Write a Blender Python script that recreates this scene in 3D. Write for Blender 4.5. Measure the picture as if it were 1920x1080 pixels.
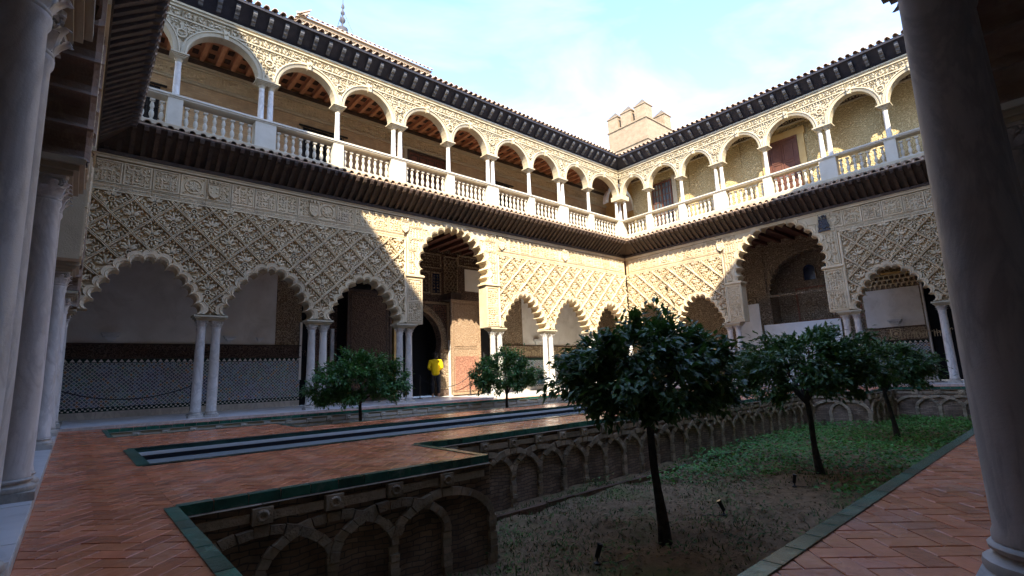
import bpy, bmesh, math, random
from mathutils import Vector, Matrix
from mathutils.geometry import tessellate_polygon
R = math.radians
rnd = random.Random(7)
sc = bpy.context.scene
for o in list(bpy.data.objects): bpy.data.objects.remove(o)
COL = sc.collection

# ------------------------------------------------------------------ camera
cam_d = bpy.data.cameras.new('camera'); cam = bpy.data.objects.new('camera', cam_d); COL.objects.link(cam)
CAM = Vector((-21.024, -15.056, 0.759)); YAW, PITCH, ROLL = 0.851, 0.174, -0.038
_f = Vector((math.cos(PITCH)*math.cos(YAW), math.cos(PITCH)*math.sin(YAW), math.sin(PITCH)))
_r = Vector((math.sin(YAW), -math.cos(YAW), 0)); _u = _r.cross(_f)
_r2 = _r*math.cos(ROLL)+_u*math.sin(ROLL); _u2 = -_r*math.sin(ROLL)+_u*math.cos(ROLL)
m = Matrix.Identity(4)
for k in range(3): m[k][0], m[k][1], m[k][2], m[k][3] = _r2[k], _u2[k], -_f[k], CAM[k]
cam.matrix_world = m
cam_d.sensor_width = 36; cam_d.lens = 934.6/1920*36; cam_d.clip_start = 0.03; cam_d.clip_end = 3000
sc.camera = cam

# ------------------------------------------------------------------ sky, sun, exposure
SUN = Vector((0.80, 0.909, -1.0)).normalized()          # direction the light travels
elev = math.asin(-SUN.z); rot = math.atan2(-SUN.x, -SUN.y)
w = bpy.data.worlds.new('World'); sc.world = w; w.use_nodes = True
nt = w.node_tree; nt.nodes.clear()
def N(nt, t, **kw):
    n = nt.nodes.new(t)
    for k, v in kw.items():
        if k.startswith('i_'): n.inputs[k[2:].replace('_', ' ')].default_value = v
        else: setattr(n, k, v)
    return n
out = N(nt, 'ShaderNodeOutputWorld'); bg = N(nt, 'ShaderNodeBackground'); bg.inputs['Strength'].default_value = 0.136
sky = N(nt, 'ShaderNodeTexSky', sky_type='NISHITA', sun_disc=False, sun_elevation=elev, sun_rotation=rot, air_density=1.0, altitude=1500, dust_density=0.5, ozone_density=5.0)
tc = N(nt, 'ShaderNodeTexCoord'); mp = N(nt, 'ShaderNodeMapping'); mp.inputs['Scale'].default_value = (0.8, 2.0, 4.5); mp.inputs['Rotation'].default_value = (0.2, 0.35, 0.7)
nz = N(nt, 'ShaderNodeTexNoise', i_Scale=1.7, i_Detail=9.0, i_Roughness=0.56, i_Distortion=0.5)
rp = N(nt, 'ShaderNodeValToRGB'); rp.color_ramp.elements[0].position = 0.44; rp.color_ramp.elements[1].position = 0.92
rp.color_ramp.elements[1].color = (0.62, 0.62, 0.62, 1)
mx = N(nt, 'ShaderNodeMix', data_type='RGBA'); bw = N(nt, 'ShaderNodeRGBToBW'); cg = N(nt, 'ShaderNodeMix', data_type='RGBA', blend_type='MULTIPLY', i_Factor=1.0); cg.inputs['B'].default_value = (1.62, 1.74, 1.86, 1)
L = nt.links.new
L(tc.outputs['Generated'], mp.inputs['Vector']); L(mp.outputs['Vector'], nz.inputs['Vector']); L(nz.outputs['Fac'], rp.inputs['Fac'])
L(rp.outputs['Color'], mx.inputs['Factor']); L(sky.outputs['Color'], mx.inputs['A']); L(sky.outputs['Color'], bw.inputs[0]); L(bw.outputs[0], cg.inputs['A']); L(cg.outputs['Result'], mx.inputs['B']); tn = N(nt, 'ShaderNodeMix', data_type='RGBA', blend_type='MULTIPLY', i_Factor=1.0); tn.inputs['B'].default_value = (1.05, 0.95, 0.93, 1); L(mx.outputs['Result'], tn.inputs['A']); L(tn.outputs['Result'], bg.inputs['Color']); L(bg.outputs['Background'], out.inputs['Surface'])
sd = bpy.data.lights.new('sun', 'SUN'); sd.energy = 2.0; sd.angle = R(0.55); sd.color = (1.0, 0.92, 0.76)
so = bpy.data.objects.new('sun', sd); COL.objects.link(so); so.rotation_euler = SUN.to_track_quat('-Z', 'Y').to_euler(); so.location = (-30, -30, 40)
sc.view_settings.view_transform = 'Standard'; sc.view_settings.look = 'None'; sc.view_settings.exposure = 2.88; sc.view_settings.gamma = 1.0
sc.view_settings.use_curve_mapping = False
sc.cycles.max_bounces = 9; sc.cycles.diffuse_bounces = 8; sc.cycles.glossy_bounces = 3; sc.cycles.transmission_bounces = 4
try: sc.cycles.use_denoising = True
except Exception: pass

# ------------------------------------------------------------------ materials
MATS = {}
def mat(name, col, rough=0.8, var=None, vscale=3.0, bump=0.0, bscale=30.0, spec=0.35, isl=0.0, stain=None, sscale=1.2, metal=0.0, coat=0.0, rvar=0.0, transl=0.0):
    """procedural material: base colour, second colour by noise, dirt stain, random tint per piece, bump"""
    m = bpy.data.materials.new(name); m.use_nodes = True; nt = m.node_tree; L = nt.links.new
    b = nt.nodes['Principled BSDF']; b.inputs['Roughness'].default_value = rough; b.inputs['Metallic'].default_value = metal
    b.inputs['Specular IOR Level'].default_value = spec; b.inputs['Coat Weight'].default_value = coat
    tc = N(nt, 'ShaderNodeTexCoord'); geo = N(nt, 'ShaderNodeNewGeometry'); src = geo.outputs['Position']
    c = None
    def mixc(a, bcol, fac):
        x = N(nt, 'ShaderNodeMix', data_type='RGBA')
        if isinstance(a, tuple): x.inputs['A'].default_value = a+(1,)
        else: L(a, x.inputs['A'])
        if isinstance(bcol, tuple): x.inputs['B'].default_value = bcol+(1,)
        else: L(bcol, x.inputs['B'])
        L(fac, x.inputs['Factor']); return x.outputs['Result']
    def ramp(fac, a, bb):
        r = N(nt, 'ShaderNodeValToRGB'); r.color_ramp.elements[0].position = a; r.color_ramp.elements[1].position = bb; L(fac, r.inputs['Fac']); return r.outputs['Color']
    cur = tuple(col)
    if var is not None:
        n = N(nt, 'ShaderNodeTexNoise', i_Scale=vscale, i_Detail=6.0, i_Roughness=0.6); L(src, n.inputs['Vector'])
        cur = mixc(cur, tuple(var), ramp(n.outputs['Fac'], 0.35, 0.68))
    if stain is not None:
        n2 = N(nt, 'ShaderNodeTexNoise', i_Scale=sscale, i_Detail=8.0, i_Roughness=0.7, i_Distortion=0.6); L(src, n2.inputs['Vector'])
        cur = mixc(cur, tuple(stain), ramp(n2.outputs['Fac'], 0.52, 0.78))
    if isl > 0:
        oi = N(nt, 'ShaderNodeObjectInfo'); ad = N(nt, 'ShaderNodeMath', operation='ADD'); fr = N(nt, 'ShaderNodeMath', operation='FRACT')
        L(oi.outputs['Random'], ad.inputs[0]); L(geo.outputs['Random Per Island'], ad.inputs[1]); L(ad.outputs[0], fr.inputs[0])
        mr = N(nt, 'ShaderNodeMapRange', i_To_Min=1-isl, i_To_Max=1+isl); L(fr.outputs[0], mr.inputs['Value'])
        hs = N(nt, 'ShaderNodeHueSaturation')
        if isinstance(cur, tuple): hs.inputs['Color'].default_value = cur+(1,)
        else: L(cur, hs.inputs['Color'])
        L(mr.outputs['Result'], hs.inputs['Value']); 
        m2 = N(nt, 'ShaderNodeMath', operation='MULTIPLY_ADD'); m2.inputs[1].default_value = 0.02*min(1, isl*3); m2.inputs[2].default_value = 0.5-0.01*min(1, isl*3)
        f2 = N(nt, 'ShaderNodeMath', operation='PINGPONG'); f2.inputs[1].default_value = 0.5; L(fr.outputs[0], f2.inputs[0]); L(f2.outputs[0], m2.inputs[0]); L(m2.outputs[0], hs.inputs['Hue'])
        cur = hs.outputs['Color']
    if isinstance(cur, tuple): b.inputs['Base Color'].default_value = cur+(1,)
    else: L(cur, b.inputs['Base Color'])
    if rvar > 0:
        n4 = N(nt, 'ShaderNodeTexNoise', i_Scale=2.3, i_Detail=5.0); L(src, n4.inputs['Vector'])
        mr2 = N(nt, 'ShaderNodeMapRange', i_From_Min=0.35, i_From_Max=0.65, i_To_Min=max(0.05, rough-rvar), i_To_Max=rough+rvar); L(n4.outputs['Fac'], mr2.inputs['Value']); L(mr2.outputs['Result'], b.inputs['Roughness'])
    if bump > 0:
        n3 = N(nt, 'ShaderNodeTexNoise', i_Scale=bscale, i_Detail=6.0, i_Roughness=0.65); L(src, n3.inputs['Vector'])
        bp = N(nt, 'ShaderNodeBump', i_Strength=bump, i_Distance=0.02); L(n3.outputs['Fac'], bp.inputs['Height']); L(bp.outputs['Normal'], b.inputs['Normal'])
    if transl > 0:
        b.inputs['Transmission Weight'].default_value = 0.0
        tr = N(nt, 'ShaderNodeBsdfTranslucent'); ms = N(nt, 'ShaderNodeMixShader'); ms.inputs['Fac'].default_value = transl
        tr.inputs['Color'].default_value = (col[0]*1.6, col[1]*1.8, col[2]*0.8, 1)
        L(b.outputs['BSDF'], ms.inputs[1]); L(tr.outputs['BSDF'], ms.inputs[2]); L(ms.outputs['Shader'], nt.nodes['Material Output'].inputs['Surface'])
    MATS[name] = m; return m
mat('stucco', (0.68, 0.555, 0.36), 0.9, (0.56, 0.44, 0.265), 1.6, 0.35, 45, 0.2, 0.15, (0.40, 0.315, 0.215), 1.7)
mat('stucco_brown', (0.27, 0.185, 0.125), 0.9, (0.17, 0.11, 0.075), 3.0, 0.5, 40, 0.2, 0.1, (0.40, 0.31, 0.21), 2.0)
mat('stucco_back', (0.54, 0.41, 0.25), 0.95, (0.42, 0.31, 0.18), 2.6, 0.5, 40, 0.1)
mat('limestone', (0.52, 0.45, 0.315), 0.85, (0.44, 0.37, 0.25), 2.5, 0.25, 60, 0.25, 0.04, (0.50, 0.39, 0.24), 1.3)
mat('white_stone', (0.60, 0.545, 0.435), 0.7, (0.51, 0.455, 0.35), 3.0, 0.15, 50, 0.3, 0.03, (0.56, 0.50, 0.41), 1.6)
mat('marble_floor', (0.78, 0.77, 0.74), 0.28, (0.64, 0.64, 0.63), 2.0, 0.05, 20, 0.5, 0.08, (0.42, 0.40, 0.36), 2.0)
mat('dark_wood', (0.048, 0.031, 0.023), 0.7, (0.085, 0.056, 0.038), 6.0, 0.5, 25, 0.3, 0.2)
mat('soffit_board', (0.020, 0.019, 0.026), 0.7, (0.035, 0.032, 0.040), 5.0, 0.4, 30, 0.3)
mat('grey_bracket', (0.075, 0.075, 0.085), 0.7, (0.12, 0.115, 0.11), 9.0, 0.4, 40, 0.3, 0.2)
mat('brown_wood', (0.16, 0.065, 0.038), 0.6, (0.10, 0.04, 0.025), 7.0, 0.4, 25, 0.3, 0.15)
mat('ceiling_wood', (0.60, 0.31, 0.16), 0.7, (0.46, 0.22, 0.11), 4.0, 0.3, 20, 0.3, 0.12)
mat('roof_tile', (0.46, 0.34, 0.23), 0.85, (0.32, 0.24, 0.16), 7.0, 0.5, 40, 0.2, 0.38, (0.10, 0.09, 0.06), 6.0)
mat('terracotta', (0.68, 0.245, 0.100), 0.22, (0.53, 0.165, 0.068), 4.0, 0.28, 24, 0.55, 0.20, (0.66, 0.36, 0.23), 2.0, rvar=0.12)
mat('mortar', (0.52, 0.38, 0.29), 0.8, (0.26, 0.18, 0.13), 3.0, 0.3, 50)
mat('green_glaze', (0.018, 0.075, 0.050), 0.24, (0.035, 0.15, 0.10), 6.0, 0.2, 14, 0.6, 0.45, (0.16, 0.22, 0.16), 4.0)
mat('dark_glaze', (0.010, 0.030, 0.024), 0.25, (0.02, 0.05, 0.04), 6.0, 0.1, 15, 0.5, 0.2)
mat('soil', (0.31, 0.21, 0.12), 0.95, (0.19, 0.13, 0.072), 7.0, 1.0, 60, 0.15, 0, (0.13, 0.16, 0.045), 0.7)
mat('litter', (0.22, 0.15, 0.075), 0.9, (0.09, 0.06, 0.03), 8.0, 0, 10, 0.2, 0.5)
mat('rubble', (0.200, 0.125, 0.080), 0.95, (0.125, 0.075, 0.048), 5.0, 1.0, 22, 0.1, 0.12, (0.055, 0.042, 0.030), 1.6)
mat('rib_brick', (0.52, 0.415, 0.285), 0.95, (0.37, 0.285, 0.185), 8.0, 0.9, 40, 0.1, 0.25, (0.12, 0.095, 0.062), 2.2)
mat('bark', (0.055, 0.045, 0.038), 0.9, (0.10, 0.085, 0.07), 14.0, 0.9, 60, 0.2)
mat('leaf', (0.075, 0.155, 0.040), 0.45, (0.045, 0.10, 0.030), 2.0, 0, 10, 0.55, 0.45, transl=0.12)
mat('leaf_far', (0.075, 0.20, 0.050), 0.40, (0.034, 0.090, 0.030), 2.0, 0, 10, 0.5, 0.40, transl=0.15)
mat('ivy', (0.095, 0.27, 0.05), 0.45, (0.048, 0.15, 0.030), 1.5, 0, 10, 0.4, 0.45, transl=0.15)
mat('grass', (0.11, 0.19, 0.04), 0.7, (0.05, 0.085, 0.02), 2.0, 0, 10, 0.3, 0.4)
mat('plaster', (0.84, 0.81, 0.75), 0.9, (0.70, 0.66, 0.59), 1.3, 0.25, 18, 0.2, 0, (0.56, 0.52, 0.45), 1.1)
mat('screen_white', (0.82, 0.82, 0.80), 0.7, (0.64, 0.64, 0.62), 1.0, 0, 10, 0.3)
mat('iron', (0.012, 0.012, 0.013), 0.5, (0.03, 0.028, 0.026), 9.0, 0.2, 60, 0.4, metal=0.3)
mat('void', (0.012, 0.012, 0.014), 0.9)
mat('glass_blue', (0.015, 0.022, 0.055), 0.15, None, 1, 0, 1, 0.5)
mat('glass', (0.10, 0.12, 0.13), 0.12, None, 1, 0, 1, 0.6)
mat('ochre_paint', (0.64, 0.46, 0.20), 0.85, (0.52, 0.33, 0.12), 3.0, 0.2, 30)
mat('tower_brick', (0.60, 0.44, 0.28), 0.92, (0.50, 0.35, 0.21), 4.0, 0.4, 30, 0.15, 0.05)
mat('yellow_cloth', (0.86, 0.60, 0.010), 0.75, (0.76, 0.50, 0.008), 9.0, 0.5, 18, 0.2)
mat('black_cloth', (0.014, 0.014, 0.017), 0.85, (0.022, 0.022, 0.026), 9.0, 0.3, 18, 0.2)
mat('skin', (0.42, 0.25, 0.18), 0.6)
mat('hair', (0.014, 0.010, 0.008), 0.55)
mat('lamp_black', (0.012, 0.012, 0.012), 0.4, None, 1, 0, 1, 0.5)
mat('emblem_dark', (0.085, 0.080, 0.085), 0.8, (0.05, 0.048, 0.05), 20.0, 0.4, 60)
mat('merlon_cap', (0.135, 0.105, 0.075), 0.9, (0.09, 0.07, 0.05), 3.0, 0.5, 20)
mat('ground', (0.20, 0.18, 0.15), 0.95, (0.14, 0.13, 0.11), 0.3)

def marble(name, base, vein, dirt, rough=0.45, amount=0.55):
    m = bpy.data.materials.new(name); m.use_nodes = True; nt = m.node_tree; L = nt.links.new
    b = nt.nodes['Principled BSDF']; b.inputs['Roughness'].default_value = rough
    tcn = N(nt, 'ShaderNodeTexCoord'); oi = N(nt, 'ShaderNodeObjectInfo'); ad = N(nt, 'ShaderNodeVectorMath', operation='MULTIPLY_ADD'); ad.inputs[1].default_value = (1, 1, .45)
    L(tcn.outputs['Object'], ad.inputs[0]); sc_ = N(nt, 'ShaderNodeVectorMath', operation='SCALE'); sc_.inputs['Scale'].default_value = 17.0; L(oi.outputs['Random'], sc_.inputs[0]); L(sc_.outputs[0], ad.inputs[2])
    n = N(nt, 'ShaderNodeTexNoise', i_Scale=2.6, i_Detail=9.0, i_Roughness=0.62, i_Distortion=1.6); L(ad.outputs[0], n.inputs['Vector'])
    r = N(nt, 'ShaderNodeValToRGB'); e = r.color_ramp.elements; e[0].position = .40; e[0].color = (0, 0, 0, 1); e[1].position = .505; e[1].color = (1, 1, 1, 1); q = e.new(.60); q.color = (0, 0, 0, 1); q2 = e.new(.455); q2.color = (.15, .15, .15, 1); L(n.outputs['Fac'], r.inputs['Fac'])
    x = N(nt, 'ShaderNodeMix', data_type='RGBA'); x.inputs['A'].default_value = base+(1,); x.inputs['B'].default_value = vein+(1,); mu = N(nt, 'ShaderNodeMath', operation='MULTIPLY'); mu.inputs[1].default_value = amount; L(r.outputs['Color'], mu.inputs[0]); L(mu.outputs[0], x.inputs['Factor'])
    n2 = N(nt, 'ShaderNodeTexNoise', i_Scale=1.3, i_Detail=9.0, i_Roughness=0.75); L(ad.outputs[0], n2.inputs['Vector'])
    r2 = N(nt, 'ShaderNodeMapRange', i_From_Min=0.45, i_From_Max=0.72, i_To_Max=0.85); L(n2.outputs['Fac'], r2.inputs['Value'])
    y = N(nt, 'ShaderNodeMix', data_type='RGBA'); L(x.outputs['Result'], y.inputs['A']); y.inputs['B'].default_value = dirt+(1,); L(r2.outputs['Result'], y.inputs['Factor']); L(y.outputs['Result'], b.inputs['Base Color'])
    n3 = N(nt, 'ShaderNodeTexNoise', i_Scale=28.0, i_Detail=7.0, i_Roughness=0.7); L(tcn.outputs['Object'], n3.inputs['Vector'])
    bp = N(nt, 'ShaderNodeBump', i_Strength=0.22, i_Distance=0.012); L(n3.outputs['Fac'], bp.inputs['Height']); L(bp.outputs['Normal'], b.inputs['Normal'])
    mr = N(nt, 'ShaderNodeMapRange', i_To_Min=rough-.1, i_To_Max=rough+.25); L(n2.outputs['Fac'], mr.inputs['Value']); L(mr.outputs['Result'], b.inputs['Roughness']); MATS[name] = m
marble('marble', (0.76, 0.73, 0.67), (0.47, 0.445, 0.41), (0.52, 0.455, 0.37), 0.42, 0.7)
marble('marble_old_shade', (0.60, 0.55, 0.475), (0.30, 0.275, 0.24), (0.38, 0.335, 0.27), 0.5, 0.55)  # old marble; its dark tone also paints shade on the near long wing's columns
def carved(name, c1, c2, scale, depth=0.9, rough=0.92):
    """far interior stucco: fine arabesque relief as bump plus a second, darker colour in the ground"""
    m = bpy.data.materials.new(name); m.use_nodes = True; nt = m.node_tree; L = nt.links.new
    b = nt.nodes['Principled BSDF']; b.inputs['Roughness'].default_value = rough; b.inputs['Specular IOR Level'].default_value = 0.2
    g = N(nt, 'ShaderNodeNewGeometry'); no = N(nt, 'ShaderNodeTexNoise', i_Scale=scale*0.5, i_Detail=2.0); L(g.outputs['Position'], no.inputs['Vector'])
    av = N(nt, 'ShaderNodeMix', data_type='RGBA', i_Factor=0.045); L(g.outputs['Position'], av.inputs['A']); L(no.outputs['Color'], av.inputs['B'])
    v = N(nt, 'ShaderNodeTexVoronoi', feature='SMOOTH_F1', i_Scale=scale, i_Smoothness=0.35); L(av.outputs['Result'], v.inputs['Vector'])
    wv = N(nt, 'ShaderNodeMath', operation='SINE'); ml = N(nt, 'ShaderNodeMath', operation='MULTIPLY'); ml.inputs[1].default_value = 16.0
    L(v.outputs['Distance'], ml.inputs[0]); L(ml.outputs[0], wv.inputs[0])
    r = N(nt, 'ShaderNodeMapRange', i_From_Min=-0.6, i_From_Max=0.6); L(wv.outputs[0], r.inputs['Value'])
    x = N(nt, 'ShaderNodeMix', data_type='RGBA'); x.inputs['A'].default_value = c2+(1,); x.inputs['B'].default_value = c1+(1,); L(r.outputs['Result'], x.inputs['Factor']); L(x.outputs['Result'], b.inputs['Base Color'])
    bp = N(nt, 'ShaderNodeBump', i_Strength=depth, i_Distance=0.05); L(r.outputs['Result'], bp.inputs['Height']); L(bp.outputs['Normal'], b.inputs['Normal'])
    MATS[name] = m
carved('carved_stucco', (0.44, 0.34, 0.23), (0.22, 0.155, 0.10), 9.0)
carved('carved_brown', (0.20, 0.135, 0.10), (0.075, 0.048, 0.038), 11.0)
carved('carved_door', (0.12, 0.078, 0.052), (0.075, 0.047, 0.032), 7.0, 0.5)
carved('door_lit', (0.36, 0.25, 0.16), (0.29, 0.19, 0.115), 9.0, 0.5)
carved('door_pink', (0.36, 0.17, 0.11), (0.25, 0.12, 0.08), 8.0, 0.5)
carved('gallery_foliate', (0.64, 0.50, 0.26), (0.45, 0.335, 0.155), 10.0, 0.7)
def brick_mat(name, c1, c2, mo, scale, axis):
    m = bpy.data.materials.new(name); m.use_nodes = True; nt = m.node_tree; L = nt.links.new
    b = nt.nodes['Principled BSDF']; b.inputs['Roughness'].default_value = 0.92
    g = N(nt, 'ShaderNodeNewGeometry'); sp = N(nt, 'ShaderNodeSeparateXYZ'); cb = N(nt, 'ShaderNodeCombineXYZ')
    L(g.outputs['Position'], sp.inputs[0]); sm = N(nt, 'ShaderNodeMath', operation='ADD'); L(sp.outputs['X'], sm.inputs[0]); L(sp.outputs['Y'], sm.inputs[1])
    L(sm.outputs[0], cb.inputs[0]); L(sp.outputs['Z'], cb.inputs[1])
    br = N(nt, 'ShaderNodeTexBrick', i_Scale=scale); br.inputs['Color1'].default_value = c1+(1,); br.inputs['Color2'].default_value = c2+(1,); br.inputs['Mortar'].default_value = mo+(1,)
    br.inputs['Mortar Size'].default_value = 0.018; br.inputs['Brick Width'].default_value = 0.5; br.inputs['Row Height'].default_value = 0.16
    wn_ = N(nt, 'ShaderNodeTexNoise', i_Scale=2.6, i_Detail=3.0); L(g.outputs['Position'], wn_.inputs['Vector'])
    wm = N(nt, 'ShaderNodeMix', data_type='RGBA', blend_type='LINEAR_LIGHT', i_Factor=axis*0.07); L(cb.outputs[0], wm.inputs['A']); L(wn_.outputs['Color'], wm.inputs['B']); L(wm.outputs['Result'], br.inputs['Vector'])
    n = N(nt, 'ShaderNodeTexNoise', i_Scale=3.0, i_Detail=6.0); L(g.outputs['Position'], n.inputs['Vector'])
    x = N(nt, 'ShaderNodeMix', data_type='RGBA', blend_type='MULTIPLY', i_Factor=0.6); L(br.outputs['Color'], x.inputs['A']); L(n.outputs['Color'], x.inputs['B'])
    rr_ = N(nt, 'ShaderNodeValToRGB'); rr_.color_ramp.elements[0].position = .35; rr_.color_ramp.elements[1].position = .62; rr_.color_ramp.elements[0].color = (.45, .42, .38, 1); L(n.outputs['Fac'], rr_.inputs['Fac']); L(rr_.outputs['Color'], x.inputs['B']); x.inputs['Factor'].default_value = .35+.6*axis
    L(x.outputs['Result'], b.inputs['Base Color'])
    bp = N(nt, 'ShaderNodeBump', i_Strength=0.6, i_Distance=0.015, invert=True); L(br.outputs['Fac'], bp.inputs['Height']); L(bp.outputs['Normal'], b.inputs['Normal'])
    MATS[name] = m
brick_mat('ochre_brick', (0.56, 0.39, 0.22), (0.48, 0.32, 0.175), (0.44, 0.32, 0.20), 2.2, 0)
brick_mat('pale_brick', (0.33, 0.235, 0.140), (0.27, 0.19, 0.11), (0.30, 0.22, 0.14), 2.0, 0)
brick_mat('rubble_brick', (0.42, 0.295, 0.20), (0.27, 0.18, 0.12), (0.16, 0.13, 0.10), 3.4, 1)
def tile_mosaic():
    m = bpy.data.materials.new('tile_mosaic'); m.use_nodes = True; nt = m.node_tree; L = nt.links.new
    b = nt.nodes['Principled BSDF']; b.inputs['Roughness'].default_value = 0.3
    g = N(nt, 'ShaderNodeNewGeometry'); sp = N(nt, 'ShaderNodeSeparateXYZ'); cb = N(nt, 'ShaderNodeCombineXYZ')
    L(g.outputs['Position'], sp.inputs[0]); sm = N(nt, 'ShaderNodeMath', operation='ADD'); L(sp.outputs['X'], sm.inputs[0]); L(sp.outputs['Y'], sm.inputs[1])
    L(sm.outputs[0], cb.inputs[0]); L(sp.outputs['Z'], cb.inputs[1])
    # skewed coordinates give a hexagonal net of stars outlined in white
    mp = N(nt, 'ShaderNodeVectorRotate', rotation_type='Z_AXIS', i_Angle=R(45)); L(cb.outputs[0], mp.inputs['Vector'])
    v = N(nt, 'ShaderNodeTexVoronoi', feature='DISTANCE_TO_EDGE', i_Scale=13.5, i_Randomness=0.16); L(mp.outputs[0], v.inputs['Vector'])
    vc = N(nt, 'ShaderNodeTexVoronoi', feature='F1', i_Scale=13.5, i_Randomness=0.16); L(mp.outputs[0], vc.inputs['Vector'])
    s2 = N(nt, 'ShaderNodeSeparateColor'); L(vc.outputs['Color'], s2.inputs[0])
    rp = N(nt, 'ShaderNodeValToRGB'); rp.color_ramp.interpolation = 'CONSTANT'; e = rp.color_ramp.elements
    e[0].position = 0; e[0].color = (0.085, 0.11, 0.17, 1); e[1].position = 0.3; e[1].color = (0.17, 0.27, 0.38, 1)
    for p, c in ((0.55, (0.09, 0.20, 0.18, 1)), (0.74, (0.12, 0.12, 0.13, 1)), (0.86, (0.36, 0.19, 0.09, 1)), (0.94, (0.22, 0.34, 0.42, 1))):
        q = e.new(p); q.color = c
    L(s2.outputs[0], rp.inputs['Fac'])
    big = N(nt, 'ShaderNodeTexNoise', i_Scale=1.4, i_Detail=3.0); L(g.outputs['Position'], big.inputs['Vector'])
    st = N(nt, 'ShaderNodeMath', operation='LESS_THAN'); st.inputs[1].default_value = 0.105; L(v.outputs['Distance'], st.inputs[0])
    x = N(nt, 'ShaderNodeMix', data_type='RGBA'); L(st.outputs[0], x.inputs['Factor']); L(rp.outputs['Color'], x.inputs['A']); x.inputs['B'].default_value = (0.72, 0.73, 0.72, 1)
    y = N(nt, 'ShaderNodeMix', data_type='RGBA', blend_type='MULTIPLY', i_Factor=0.35); L(x.outputs['Result'], y.inputs['A']); L(big.outputs['Color'], y.inputs['B'])
    L(y.outputs['Result'], b.inputs['Base Color']); MATS['tile_mosaic'] = m
tile_mosaic()
def water_mat():
    m = bpy.data.materials.new('pool_water'); m.use_nodes = True; nt = m.node_tree; L = nt.links.new
    b = nt.nodes['Principled BSDF']; b.inputs['Base Color'].default_value = (0.44, 0.46, 0.43, 1); b.inputs['Roughness'].default_value = 0.05; b.inputs['IOR'].default_value = 1.33
    g = N(nt, 'ShaderNodeNewGeometry'); n = N(nt, 'ShaderNodeTexNoise', i_Scale=6.0, i_Detail=3.0); L(g.outputs['Position'], n.inputs['Vector'])
    bp = N(nt, 'ShaderNodeBump', i_Strength=0.06, i_Distance=0.02); L(n.outputs['Fac'], bp.inputs['Height']); L(bp.outputs['Normal'], b.inputs['Normal']); MATS['pool_water'] = m
water_mat()

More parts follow.
